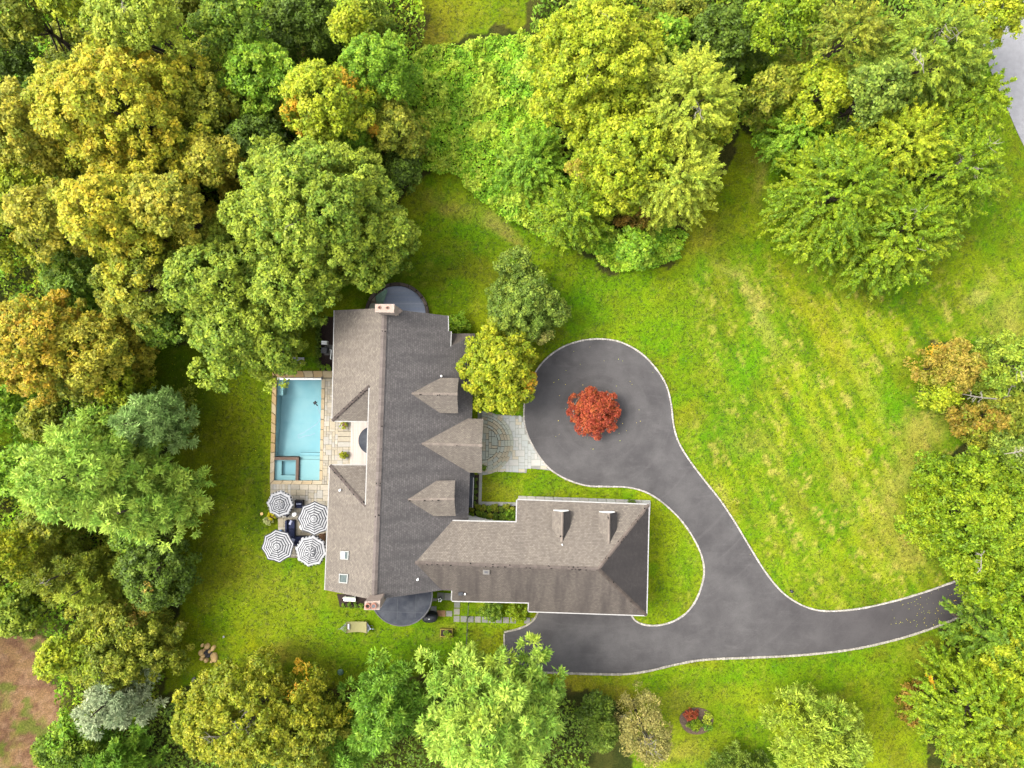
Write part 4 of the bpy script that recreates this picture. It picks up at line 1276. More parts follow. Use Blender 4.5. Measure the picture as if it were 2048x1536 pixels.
m = MB(); p = P(651, 684); m.rbox(p.x, p.y, 0, .58, .17, .6, HROT, .02); m.build('cabinet', M['white'], um)
m = MB(); p = P(651, 688); m.rbox(p.x, p.y, 0, .58, .16, .55, HROT, .02); m.build('cabinet', M['white'], um)
bt = thing('bench', P(596, 721), 'white slab topped bench half hidden under the overhanging oak', 'bench')
m = MB(); p = P(596, 721, .5); m.rbox(p.x, p.y, .42, 1.25, .68, .08, HROT, .02); m.build('seat', M['canvas_w'], bt)
for sx in (-.5, .5):
    m = MB(); m.box(p.x + sx, p.y, 0, .1, .55, .42, HROT); m.build('leg', M['wood'], bt)
sb = thing('bench', P(700, 1195), 'white bench against the south wall above the cone shrubs', 'bench')
p = P(701, 1195.5)
m = MB(); m.rbox(p.x, p.y, .40, 1.2, .45, .06, HROT, .02); m.build('seat', M['white'], sb)
m = MB(); m.rbox(p.x, p.y + .2, .46, 1.2, .06, .45, HROT, .02); m.build('backrest', M['white'], sb)
for sx in (-.5, .5):
    m = MB(); m.box(p.x + sx, p.y, 0, .06, .4, .40, HROT); m.build('leg', M['white'], sb)

# ------------------------------------------------------------------ parasols and seating
def parasol(px, py, rpx, a0, stripes, label, star=False, valance=False, h=2.45, tilt=0):
    c = P(px, py, h)
    r = rpx * GS * (CAM_H - h) / CAM_H
    t = thing('parasol', Vector((c.x, c.y, .08)), label, 'parasol', 'striped parasols on the pool terrace')
    m = MB(); m.tube([Vector((c.x, c.y, .1)), Vector((c.x, c.y, h + .55))], .025, 8); m.build('pole', M['metal'], t)
    m = MB(); m.lathe(c.x, c.y, [(.26, .08), (.26, .14), (.06, .2), (.04, .45)], 16); m.build('base', M['metal'], t)
    can = MB()
    bounds = [(.0, 1.0)]
    edges = [0.0]
    inner = .28 if star else .12
    per = (1 - inner) / stripes
    seq = []
    if not star: seq.append((0, .035, 1)); seq.append((.035, inner - .03, 0)); seq.append((inner - .03, inner, 1))
    for i in range(stripes):
        f0 = inner + per * i
        seq.append((f0, f0 + per * .56, 0)); seq.append((f0 + per * .56, f0 + per if i < stripes - 1 else f0 + per * .98, 1))
    seq[-1] = (seq[-1][0], 1.0, 0 if valance else 1)
    H = .26 * r
    def pt(f, k, sag=True):
        a = a0 + k * math.pi / 4
        z = h + H * (1 - f) - .05 * math.sin(math.pi * f)
        return Vector((c.x + r * f * math.cos(a), c.y + r * f * math.sin(a), z))
    for f0, f1, mi in seq:
        for k in range(8):
            a, b, cc, d = pt(f0, k), pt(f1, k), pt(f1, k + 1), pt(f0, k + 1)
            # cloth sags a little between the ribs
            mid0 = (a + d) / 2 - Vector((0, 0, .06 * f0)); mid1 = (b + cc) / 2 - Vector((0, 0, .06 * f1))
            s0 = (mid0 - Vector((c.x, c.y, mid0.z))) * -.03; s1 = (mid1 - Vector((c.x, c.y, mid1.z))) * -.03
            can.add([a, b, mid1 + s1, mid0 + s0], [(0, 1, 2, 3)], mi); can.add([mid0 + s0, mid1 + s1, cc, d], [(0, 1, 2, 3)], mi)
    if star:
        for k in range(16):
            a = a0 + k * math.pi / 8
            w = math.pi / 8
            tip = Vector((c.x, c.y, h + H + .03))
            q = [Vector((c.x + r * inner * math.cos(a + s * w), c.y + r * inner * math.sin(a + s * w), h + H * (1 - inner) + .06)) for s in (-.5, .5)]
            can.add([tip, q[0], q[1]], [(0, 1, 2)], 1 if (k % 2 == (0 if rpx < 28 else 1)) else 0)
    if valance:
        for k in range(8):
            a, b = pt(1, k), pt(1, k + 1)
            ns = 7
            for s in range(ns):
                p0 = a.lerp(b, s / ns); p1 = a.lerp(b, (s + 1) / ns)
                o = ((p0 + p1) / 2 - Vector((c.x, c.y, p0.z))).normalized() * .10
                dz = Vector((0, 0, -.16))
                can.add([p0, p0 + o + dz, p1 + o + dz, p1], [(0, 1, 2, 3)], s % 2)
    can.build('canopy', [M['canvas_w'], M['canvas_b']], t)
    for k in range(8):
        m = MB(); m.tube([Vector((c.x, c.y, h + H - .03)), pt(1, k) - Vector((0, 0, .025))], .009, 4); m.build('rib', M['metal'], t)
    m = MB(); m.lathe(c.x, c.y, [(.03, h + H), (.045, h + H + .05), (.01, h + H + .12)], 8); m.build('finial', M['white'], t)
    r_ = random.Random(int(px)); t.rotation_euler = (r_.uniform(-.04, .04), r_.uniform(-.04, .04), 0)
    return t

parasol(558.5, 1006.5, 25.5, math.radians(90 - 5), 4, 'small striped parasol with a starred centre over an armchair by the pool', star=True, valance=True, h=2.3)
parasol(629, 1038.5, 34.5, math.radians(90), 6, 'large striped parasol tucked against the house eave', h=2.5)
parasol(557, 1094, 34, math.radians(90 + 8), 6, 'large striped parasol over the lawn edge of the terrace', h=2.5)
parasol(621, 1103, 30.5, math.radians(90 - 10), 5, 'striped parasol with checked valance and white star centre beside the eave', star=True, valance=True, h=2.6)

def armchair(px, py, rot, label):
    c = P(px, py)
    t = thing('armchair', Vector((c.x, c.y, ZP)), label, 'armchair')
    ca, sa = math.cos(rot), math.sin(rot)
    def L(x, y): return c.x + x * ca - y * sa, c.y + x * sa + y * ca
    m = MB(); m.rbox(*L(0, 0), ZP, .86, .86, .28, rot, .03); m.build('frame', M['wicker'], t)
    m = MB(); m.rbox(*L(0, -.04), ZP + .28, .62, .66, .15, rot, .05); m.build('cushion', M['navy'], t)
    m = MB(); m.rbox(*L(0, .38), ZP + .28, .86, .12, .42, rot, .03); m.build('backrest', M['wicker'], t)
    for s in (-1, 1):
        m = MB(); m.rbox(*L(s * .38, -.04), ZP + .28, .1, .74, .26, rot, .03); m.build('arm', M['wicker'], t)
    pl = thing('pillow', Vector((*L(0, .06), ZP + .43)), 'pale patterned pillow on the ' + label.split(' with')[0], 'pillow')
    m = MB(); x, y = L(0, .06); m.rbox(x, y, ZP + .43, .5, .18, .14, rot + .1, .06); m.build('pillow_cover', M['pillow'], pl)
    return t
armchair(601, 1007, HROT, 'navy armchair standing alone near the pool end')
armchair(574, 1022, math.radians(-32), 'navy armchair turned askew under the small parasol')
c = P(588, 1029, .5); t = thing('side_table', Vector((c.x, c.y, ZP)), 'small round white side table beside the askew armchair', 'table')
m = MB(); m.lathe(c.x, c.y, [(.19, ZP + .44), (.2, ZP + .47)], 20); m.build('table_top', M['white'], t)
m = MB(); m.lathe(c.x, c.y, [(.15, ZP), (.04, ZP + .05), (.035, ZP + .44)], 12); m.build('pedestal', M['white'], t)
c = P(606, 1054, .45); t = thing('coffee_table', Vector((c.x, c.y, ZP)), 'round white table mostly hidden under the large parasol at the eave', 'table')
m = MB(); m.lathe(c.x, c.y, [(.33, ZP + .38), (.34, ZP + .42)], 24); m.build('table_top', M['white'], t)
m = MB(); m.lathe(c.x, c.y, [(.22, ZP), (.06, ZP + .05), (.05, ZP + .38)], 12); m.build('pedestal', M['white'], t)
# corner sofa
s0 = P(584, 1062); t = thing('corner_sofa', Vector((s0.x, s0.y, ZP)), 'navy corner sofa set between the striped parasols', 'sofa')
def sbox(name, x0, y0, x1, y1, z, hh, mat, b=.03):
    a_ = P(x0, y0); b_ = P(x1, y1)
    m = MB(); m.rbox((a_.x + b_.x) / 2, (a_.y + b_.y) / 2, ZP + z, abs(b_.x - a_.x), abs(b_.y - a_.y), hh, 0, b); return m.build(name, mat, t)
sbox('frame', 574, 1038.5, 592.5, 1090, 0, .28, M['wicker']); sbox('frame', 593, 1070.5, 640, 1089, 0, .275, M['wicker'])
for y0, y1 in ((1040, 1055.5), (1056, 1071), (1071.5, 1088)): sbox('seat_cushion', 579.5, y0, 592, y1, .28, .14, M['navy'], .05)
for x0, x1 in ((593.5, 608), (608.5, 623), (623.5, 638)): sbox('seat_cushion', x0, 1071.5, x1, 1083.5, .28, .14, M['navy'], .05)
sbox('backrest', 574.5, 1039, 578.5, 1089, .28, .38, M['navy'], .06); sbox('backrest', 579, 1084.5, 639, 1088.5, .28, .385, M['navy'], .06)
def pillow(px, py, z, sx, sy, rot, mat, label):
    p = P(px, py, z); q = thing('pillow', p, label, 'pillow')
    m = MB(); m.rbox(p.x, p.y, p.z, sx, sy, .12, rot, .05); m.build('pillow_cover', mat, q)
pillow(581.5, 1045, ZP + .43, .24, .48, -.35, M['pillow'], 'pale blue pillow at the north end of the navy sofa')
pillow(586, 1080, ZP + .43, .42, .3, -.4, M['pillow'], 'grey white pillow in the corner of the navy sofa')
p = P(563, 1062); t = thing('toy_ball', Vector((p.x, p.y, ZP)), 'light blue striped ball half hidden by the large lawn edge parasol', 'ball')
m = MB(); m.lathe(p.x, p.y, [(.02, ZP), (.14, ZP + .04), (.2, ZP + .14), (.22, ZP + .22), (.2, ZP + .3), (.12, ZP + .4), (.02, ZP + .43)], 16); m.build('shell', M['skyblue'], t, True)
p = P(647, 1078); t = thing('wood_bench', Vector((p.x, p.y, ZP)), 'brown wooden bench under the house eave beside the sofa', 'bench')
for i in range(4):
    m = MB(); m.rbox(p.x - .24 + i * .16, p.y, ZP + .4, .14, 1.3, .05, 0, .01); m.build('slat', M['wood'], t)
for sy in (-.55, .55):
    m = MB(); m.box(p.x, p.y + sy, ZP, .5, .08, .4, 0); m.build('leg', M['wood'], t)
p = P(523.5, 1027.5); m = MB(); m.lathe(p.x, p.y, [(.16, -.02), (.16, .05), (.08, .06)], 14); o = m.build('sprinkler_lid', M['firestone']); tag(o, 'tan round sprinkler lid in the lawn beside the yellow flowers', 'lid')

# ------------------------------------------------------------------ south lawn things
c = P(714, 1254, .6)
t = thing('hammock', Vector((c.x, c.y, 0)), 'tan rope hammock with white pillow on the south lawn', 'hammock')
z0 = .75
L_, W_ = 1.02, .58
nx_, ny_ = 14, 8
vs = []; fs = []
for i in range(nx_ + 1):
    for j in range(ny_ + 1):
        u = i / nx_ * 2 - 1; v = j / ny_ * 2 - 1
        wv = W_ * (1 - .07 * (1 - u * u))
        vs.append((c.x + u * L_, c.y + v * wv, z0 - .22 * (1 - u * u) - .06 * (1 - v * v)))
for i in range(nx_):
    for j in range(ny_):
        k = i * (ny_ + 1) + j
        fs.append((k, k + ny_ + 1, k + ny_ + 2, k + 1))
mesh_obj('net', vs, fs, M['tan_net'], t, True)
for s in (-1, 1):
    m = MB(); m.tube([Vector((c.x + s * L_, c.y - W_ - .04, z0)), Vector((c.x + s * L_, c.y + W_ + .04, z0))], .022, 6); m.build('spreader_bar', M['wood'], t)
    m = MB()
    e = Vector((c.x + s * (1.62 if s < 0 else 1.5), c.y - .05, z0 + .25))
    for j in range(7):
        m.tube([Vector((c.x + s * L_, c.y - W_ + j * W_ / 3, z0)), e], .008, 4)
    m.tube([e, Vector((c.x + s * 1.85, c.y - .05, z0 + .35))], .014, 4); m.build('cord', M['pillow'], t)
    m = MB(); m.tube([Vector((c.x + s * 1.86, c.y - .05, z0 + .4)), Vector((c.x + s * 1.5, c.y - .05, .06)), Vector((c.x, c.y - .05, .06))], .03, 8); m.build('stand_pole', M['metal'], t)
    m = MB(); m.tube([Vector((c.x + s * .7, c.y - .45, .05)), Vector((c.x + s * .7, c.y + .35, .05))], .03, 6); m.build('stand_foot', M['metal'], t)
pw = thing('pillow', Vector((c.x - .83, c.y, z0 - .1)), 'white pillow lying on the rope hammock', 'pillow')
m = MB(); m.rbox(c.x - .84, c.y + .06, z0 - .14, .22, .56, .13, 0, .05); m.build('pillow_cover', M['canvas_w'], pw)

c = P(859, 1236, .8); t = thing('grill', Vector((c.x, c.y, 0)), 'black covered barbecue grill beside the south sun room', 'grill')
m = MB()
prof = [(.95, .5, .0), (.92, .48, .75), (.85, .44, .95), (.55, .34, 1.15), (.25, .12, 1.2)]
vs = []; fs = []
for (a, b, z) in prof:
    for k in range(16):
        th = 2 * math.pi * k / 16
        ex = .75
        x = abs(math.cos(th)) ** ex * math.copysign(1, math.cos(th)); y = abs(math.sin(th)) ** ex * math.copysign(1, math.sin(th))
        vs.append((c.x + x * a * .86, c.y + y * b, z))
for i in range(len(prof) - 1):
    for k in range(16):
        j = (k + 1) % 16; fs.append((i * 16 + k, i * 16 + j, i * 16 + 16 + j, i * 16 + 16 + k))
fs.append(tuple(range(64, 80)))
m.add(vs, fs); m.build('cover', M['black'], t, True)
m = MB(); m.rbox(c.x, c.y + .02, 1.2, .14, .06, .03, 0, .01); m.build('buckle', M['white'], t)

c = P(893, 1266, .35); t = thing('planter', Vector((c.x, c.y, 0)), 'yellow timber raised planter with leafy vegetables on the lawn', 'planter')
for dy in (-.38, .38):
    m = MB(); m.rbox(c.x, c.y + dy, 0, 1.28, .07, .42, HROT, .01); m.build('plank', M['yellow'], t)
for dx in (-.61, .61):
    m = MB(); m.rbox(c.x + dx, c.y + dx * HROT, 0, .07, .70, .41, HROT, .01); m.build('plank', M['yellow'], t)
m = MB(); m.box(c.x, c.y, 0, 1.15, .7, .34, HROT); m.build('soil', M['mulch'], t)
PLANTER_C = c

# fence from the wing down to the pines
fa, fb = P(938, 1205), P(932, 1316)
t = thing('wire_fence', Vector((fa.x, fa.y, 0)), 'thin dark rail fence crossing the lawn from the garage wing', 'fence')
n_ = 5
for i in range(n_):
    p = fa.lerp(fb, i / (n_ - 1)); m = MB(); m.box(p.x, p.y, -.1, .09, .09, 1.35, 0); m.build('post', M['metal'], t)
for z in (.25, .65, 1.1, 1.2):
    m = MB(); m.tube([Vector((fa.x, fa.y, z)), Vector((fb.x, fb.y, z))], .03 if z > 1 else .014, 5); m.build('rail', M['metal'], t)

# stepping stones
path = thing('stepping_stone_path', P(980, 1233), 'path of square grey stepping stones set in the grass south of the wing', 'path')
M['slabs'] = ramp_mat('stepping_stone', [C(176, 176, 164), C(190, 186, 170), C(168, 170, 160), C(184, 182, 172)])
M['slab_tan'] = noisy('stepping_stone_tan', C(206, 158, 112), C(190, 144, 100), 5, .85, .3)
def sstone(x0, y0, x1, y1, mat=None):
    dy = (x1 - x0) * .035
    q = [P(x0, y0).xy, P(x1, y0 + dy).xy, P(x1 - .3, y1 + dy).xy, P(x0 - .3, y1).xy]
    slab('stone', [tuple(p) for p in q], .035, .08, mat or M['slabs'], path)
for i in range(11):
    x = 907.5 + i * 14.1
    if 1036 < x + 6 < 1050: continue
    sstone(x, 1231.5 + i * .35, x + 11.8, 1243.5 + i * .35)
sstone(908.5, 1203, 920, 1215); sstone(908, 1217, 919.5, 1229)
sstone(874, 1220.5, 891, 1232.5, M['slab_tan']); sstone(892.5, 1221.5, 904.5, 1232.5); sstone(861, 1212, 873, 1224); sstone(874.5, 1185, 888, 1200); sstone(889, 1186, 903, 1200); sstone(862, 1196, 874, 1202)
sstone(1063, 1236, 1070, 1245)

# white garden ornament by the step
p = P(881, 1196); t = thing('garden_ornament', Vector((p.x, p.y, 0)), 'small white garden ornament standing on the grey slabs', 'ornament')
m = MB(); m.lathe(p.x, p.y, [(.14, .03), (.15, .1), (.06, .16), (.05, .4), (.18, .5), (.2, .58), (.05, .6)], 12); m.build('pedestal', M['lead'], t, True)
for k in range(5):
    a = k * 1.3; m = MB(); m.lathe(p.x + .16 * math.cos(a), p.y + .16 * math.sin(a), [(.02, .56), (.08, .62), (.06, .7), (.01, .73)], 8); m.build('bloom', M['white'], t, True)

# fire pit
fc = P(416, 1305); t = thing('fire_pit', Vector((fc.x, fc.y, 0)), 'ring of big sandstone boulders around a charred fire pit', 'fire pit')
def rock(name, cx, cy, rx, ry, h, rot, mat, parent, z0=-.05, seed=0):
    r = random.Random(seed); vs = []; fs = []
    n = 10
    jit = [r.uniform(.86, 1.1) for _ in range(n)]
    for f, z in ((1.0, 0), (1.04, .45), (.9, .8), (.55, 1.0)):
        for k in range(n):
            a = 2 * math.pi * k / n
            x = rx * f * jit[k] * math.cos(a); y = ry * f * jit[k] * math.sin(a)
            vs.append((cx + x * math.cos(rot) - y * math.sin(rot), cy + x * math.sin(rot) + y * math.cos(rot), z0 + h * z * r.uniform(.94, 1.04)))
    for i in range(3):
        for k in range(n):
            j = (k + 1) % n; fs.append((i * n + k, i * n + j, i * n + n + j, i * n + n + k))
    fs.append(tuple(range(3 * n, 4 * n)))
    return mesh_obj(name, vs, fs, mat, parent, True)
for i, (x, y, rx, ry, rot) in enumerate([(415, 1292, 5.5, 6, 0), (427, 1296, 4.5, 6.5, .3), (429, 1314, 6.5, 11, -.25), (413.5, 1320, 5, 4.5, 0), (405, 1316, 4.5, 4, .4), (403, 1305, 5, 6, .2),
                                         (407, 1311, 4, 3.5, 0), (405.5, 1290, 3, 3.5, 0), (420.5, 1302, 3, 3.5, 0), (409, 1299, 3.5, 3, 0), (424, 1322, 3, 3, 0)]):
    p = P(x, y); rock('stone', p.x, p.y, rx * GS, ry * GS, .38, -rot, M['firestone'], t, seed=i)
m = MB(); m.lathe(fc.x - .05, fc.y - .05, [(.5, -.02), (.48, .06), (.2, .1)], 14); m.build('ash_bed', M['ash'], t)
for k in range(7):
    a = k * .9; m = MB(); m.tube([Vector((fc.x + .32 * math.cos(a), fc.y + .32 * math.sin(a), .1)), Vector((fc.x - .1 * math.cos(a + .7), fc.y - .1 * math.sin(a + .7), .26))], .04, 5); m.build('charred_log', M['ash'], t)
# bits on the lawn
p = P(448, 1273); m = MB(); m.lathe(p.x, p.y, [(.06, -.02), (.11, .05), (.11, .12), (.04, .17)], 10); o = m.build('white_ball', M['canvas_w'], None, True); tag(o, 'small white ball lying on the lawn near the fire pit', 'ball')
p = P(681, 1344); m = MB(); m.lathe(p.x, p.y, [(.32, -.03), (.33, .05), (.28, .09), (.05, .11)], 20); o = m.build('septic_lid', noisy('green_plastic', C(120, 160, 130), C(100, 140, 112), 5, .5), None, True); tag(o, 'round green plastic lid set in the lawn north of the pines', 'lid')
p = P(387, 1359); rock('lawn_stone', p.x, p.y, .16, .3, .18, -.6, M['concrete'], None, seed=5); tag(bpy.data.objects['lawn_stone'], 'small pale stone on the shaded lawn below the fire pit', 'stone')
p = P(1581, 1181); m = MB(); m.lathe(p.x, p.y, [(.1, -.02), (.1, .35), (.16, .38), (.16, .44), (.03, .5)], 12); o = m.build('path_light', M['black'], None, True); tag(o, 'small black path light beside the inner bend of the drive', 'light')
# red maple ring and island bed
p = P(1190, 823)
ring_ = sheet('tree_ring', [(p.x + 2.2 * math.cos(a), p.y + 2.1 * math.sin(a)) for a in np.linspace(0, 2 * math.pi, 36, endpoint=False)], .06, M['mulch'], skirt=.06); tag(ring_, kind='structure')
kc = [Vector((p.x + 2.25 * math.cos(a), p.y + 2.15 * math.sin(a), 0)) for a in np.linspace(0, 2 * math.pi, 60)]
kerb('kerb', kc, ring_, width=.12, height=.14)
p = P(1393, 1442)
ib = sheet('island_bed', [(p.x + 1.75 * math.cos(a) * (1 + .06 * math.sin(3 * a)), p.y + 1.4 * math.sin(a)) for a in np.linspace(0, 2 * math.pi, 36, endpoint=False)], .02, noisy('grey_mulch', C(150, 126, 100), C(112, 90, 76), 7, .95, .8, 14), skirt=.06); tag(ib, kind='structure')
# ------------------------------------------------------------------ vegetation
KF = 3.1         # leaves of a crown are partly turned from the light: base colour over the mean look
PAL = {
    'gold': [(190, 182, 64), (168, 172, 58), (140, 158, 52), (196, 176, 58), (150, 164, 58)],
    'olivegold': [(176, 172, 74), (152, 156, 62), (122, 138, 50), (184, 172, 66)],
    'olive': [(140, 150, 56), (114, 132, 46), (160, 162, 66), (100, 118, 42)],
    'yellow': [(156, 166, 38), (132, 150, 34), (172, 172, 46), (114, 140, 34)],
    'yellowgreen': [(164, 178, 48), (142, 164, 42), (116, 144, 38), (178, 184, 58)],
    'lime': [(132, 156, 30), (110, 142, 26), (148, 166, 38), (92, 126, 26)],
    'mid': [(114, 146, 50), (94, 130, 44), (136, 158, 58), (84, 116, 40)],
    'fresh': [(112, 156, 46), (132, 170, 54), (94, 140, 42), (150, 178, 60)],
    'greygreen': [(126, 150, 72), (104, 134, 60), (146, 164, 80), (90, 116, 50)],
    'pale': [(166, 180, 74), (146, 166, 66), (180, 188, 78), (124, 150, 58)],
    'mint': [(160, 194, 102), (136, 178, 90), (180, 206, 114), (120, 160, 74), (170, 192, 92)],
    'pine': [(122, 164, 66), (104, 150, 58), (142, 176, 76), (92, 134, 52)],
    'dark': [(84, 112, 40), (98, 126, 46), (72, 96, 36), (108, 130, 50)],
    'orange': [(186, 164, 60), (168, 160, 54), (140, 150, 50), (194, 158, 54), (126, 140, 48)],
    'rust': [(164, 146, 76), (146, 140, 66), (130, 134, 54), (170, 148, 82)],
    'silver': [(176, 190, 196), (152, 172, 172), (196, 208, 214), (130, 152, 148)],
    'bluegreen': [(150, 182, 138), (128, 164, 116), (166, 194, 150), (112, 148, 98)],
    'red': [(176, 80, 74), (154, 62, 62), (188, 102, 80), (178, 104, 72), (132, 50, 50)],
    'tan': [(150, 144, 104), (136, 134, 94), (118, 122, 78), (158, 148, 112)],
    'pinelight': [(146, 172, 76), (124, 158, 62), (164, 184, 86), (152, 170, 58)],
    'honey': [(150, 156, 46), (128, 144, 42), (166, 164, 54), (108, 128, 38)],
    'oak': [(134, 158, 66), (110, 142, 54), (158, 174, 74), (92, 122, 46), (150, 168, 62)],
    'flame': [(220, 160, 48), (206, 148, 50), (196, 170, 56), (214, 170, 60)],
    'vine': [(120, 168, 52), (136, 180, 60), (104, 150, 48), (152, 184, 64)],
    'brown': [(150, 118, 62), (130, 110, 54), (162, 134, 70), (112, 110, 48)],
    'flower': [(236, 226, 40), (220, 210, 30), (150, 160, 40)],
    'whitefl': [(225, 228, 215), (190, 200, 180), (110, 140, 80)],
}
RS = np.random.RandomState(11)

def nrm(a): return a / np.maximum(1e-6, np.linalg.norm(a, axis=-1, keepdims=True))

def leaf_mesh(name, pos, nor, axis, L, W, col, parent, mat=None, fold=.12):
    n = nrm(nor); t = nrm(axis - (axis * n).sum(-1, keepdims=True) * n); b = np.cross(n, t)
    L = L[:, None]; W = W[:, None]
    v = np.stack([pos - t * L * .45 + b * W * .55, pos + t * L * .55, pos - t * L * .45 - b * W * .55], 1)
    N_ = len(pos)
    me = bpy.data.meshes.new(name)
    me.vertices.add(N_ * 3); me.vertices.foreach_set('co', v.astype(np.float32).ravel())
    me.loops.add(N_ * 3); me.loops.foreach_set('vertex_index', np.arange(N_ * 3, dtype=np.int32))
    me.polygons.add(N_); me.polygons.foreach_set('loop_start', np.arange(0, N_ * 3, 3, dtype=np.int32))
    at = me.attributes.new('col', 'FLOAT_COLOR', 'POINT')
    c4 = np.concatenate([np.repeat(col, 3, axis=0), np.ones((N_ * 3, 1))], 1)
    at.data.foreach_set('color', c4.astype(np.float32).ravel())
    me.update(calc_edges=True)
    me.materials.append(mat or M['leaf'])
    return link(bpy.data.objects.new(name, me), parent)

def pick_cols(pal, n, clump_t, jitter=.24):
    """clump_t in 0..1 picks a tone for each clump; every leaf strays a little from it"""
    base = np.array([[lin1(v) for v in c] for c in PAL[pal]]) / E_CAL * KF * np.array([1.03, 1.0, .5])
    base = base[np.argsort(-(base[:, 0] / base[:, 1]))]      # most turned (yellow) tones first
    k = np.clip((clump_t * len(base)).astype(int), 0, len(base) - 1)
    alt = RS.randint(0, len(base), n)
    w = np.where(RS.rand(n) < .25, .7, .12)[:, None]
    c = base[k] * (1 - w) + base[alt] * w
    return np.clip(c * (1 + jitter * RS.randn(n, 1)).clip(.55, 1.5), .002, .8)

LEAFN = [0]
def foliage(lobes, style, pal, leaf=.30, dens=1.0, rc=.45, centre=None, accents=()):
    """lobes: (x,y,z,r,flat). Returns leaf arrays for a crown built of lobes > clumps > leaves."""
    lobes = np.array(lobes, float)
    rc = rc * 1.28; leaf = leaf * .79
    C_, D_, O_ = [], [], []
    for i, (x, y, z, r, fl) in enumerate(lobes):
        n = max(5, int(2.9 * r * r / (rc * rc) * 1.1))
        d = RS.randn(n * 2, 3); d = nrm(d); d = d[d[:, 2] > -.35][:n]
        rr = r * (.72 + .38 * RS.rand(len(d), 1))
        p = np.array([x, y, z]) + d * rr * np.array([1, 1, fl])
        C_.append(p); D_.append(d); O_.append(np.full(len(d), i))
    Cc = np.concatenate(C_); Dd = np.concatenate(D_); Oo = np.concatenate(O_)
    # drop clumps buried in a neighbouring lobe
    keep = np.ones(len(Cc), bool)
    for i, (x, y, z, r, fl) in enumerate(lobes):
        q = (Cc - np.array([x, y, z])) / np.array([1, 1, fl])
        keep &= ~((np.linalg.norm(q, axis=1) < r * .74) & (Oo != i))
    Cc, Dd, Oo = Cc[keep], Dd[keep], Oo[keep]
    nc = len(Cc)
    lobe_t = RS.rand(len(lobes))
    tone = np.clip(.45 * lobe_t[Oo] + .55 * RS.rand(nc) + .12 * RS.randn(nc), 0, .999)
    per = {'broad': 27, 'fine': 34, 'pine': 34, 'feather': 26, 'vine': 24}[style] * dens * (rc / .45) ** 2 * (.30 / leaf) ** 2
    nl = np.maximum(3, RS.poisson(per, nc))
    idx = np.repeat(np.arange(nc), nl); n = len(idx)
    LEAFN[0] += n
    cc, dd = Cc[idx], Dd[idx]
    size = rc * (.75 + .6 * RS.rand(nc))[idx][:, None]
    up = np.array([0, 0, 1.0])
    rnd = RS.randn(n, 3); outer = np.full(n, .6)
    if style in ('broad', 'fine', 'vine'):
        u = nrm(rnd + .7 * dd + .5 * up)
        pos = cc + u * size * (.55 + .5 * RS.rand(n, 1))
        nor = nrm(u * .55 + up * .65 + RS.randn(n, 3) * (.45 if style != 'fine' else .6))
        outer = np.clip((u * nrm(dd * .5 + up)).sum(-1), 0, 1)      # the outermost leaves of a spray turn first
        ax = RS.randn(n, 3)
        L = leaf * (.5 + 1.0 * RS.rand(n)); W = L * (.72 if style != 'fine' else .62)
    elif style == 'pine':
        u = nrm(rnd * .8 + .9 * dd + .35 * up)
        pos = cc + u * size * (.35 + .75 * RS.rand(n, 1))
        ax = u + RS.randn(n, 3) * .25
        nor = nrm(np.cross(ax, RS.randn(n, 3))); nor = np.where(nor[:, 2:3] < 0, -nor, nor) + up * .5
        L = leaf * (.9 + .7 * RS.rand(n)); W = L * .42
    else:   # feather: drooping sprays that point outwards
        out = dd.copy(); 
        if centre is not None:
            q = cc - np.array(centre); q[:, 2] *= .2; out = nrm(nrm(q) * .8 + dd * .5)
        sp = nrm(RS.randn(nc, 3))[idx]
        a = nrm(out + sp * .55 + np.array([0, 0, -.12]))
        t = RS.rand(n, 1)
        lat = nrm(np.cross(a, up)); side = np.where(RS.rand(n, 1) < .5, -1, 1)
        ln = size * 2.6
        pos = cc + a * (t - .3) * ln + lat * side * (.28 * (1.1 - t)) * size * 1.6 * RS.rand(n, 1) + np.array([0, 0, -1]) * (t ** 2) * .25 * size + RS.randn(n, 3) * .06
        nor = nrm(up + RS.randn(n, 3) * .38 + a * .2)
        ax = a + lat * side * .7
        L = leaf * (.5 + 1.0 * RS.rand(n)); W = L * .55
    col = pick_cols(pal, n, np.clip(tone[idx] * .75 + .42 * (.75 - outer) + .06, 0, .999))
    for (axp, ayp, ar, apal) in accents:
        pr_ = .9 * np.exp(-((cc[:, 0] - axp) ** 2 + (cc[:, 1] - ayp) ** 2) / (ar * ar * .8))      # thins out away from the turned branch
        m_ = (RS.rand(nc)[idx] * .7 + RS.rand(n) * .3) < pr_
        if m_.any():
            k_ = RS.uniform(.5, 1, int(m_.sum()))[:, None]
            col[m_] = col[m_] * (1 - k_) + pick_cols(apal, int(m_.sum()), tone[idx][m_]) * k_
    return pos, nor, ax, L, W, col

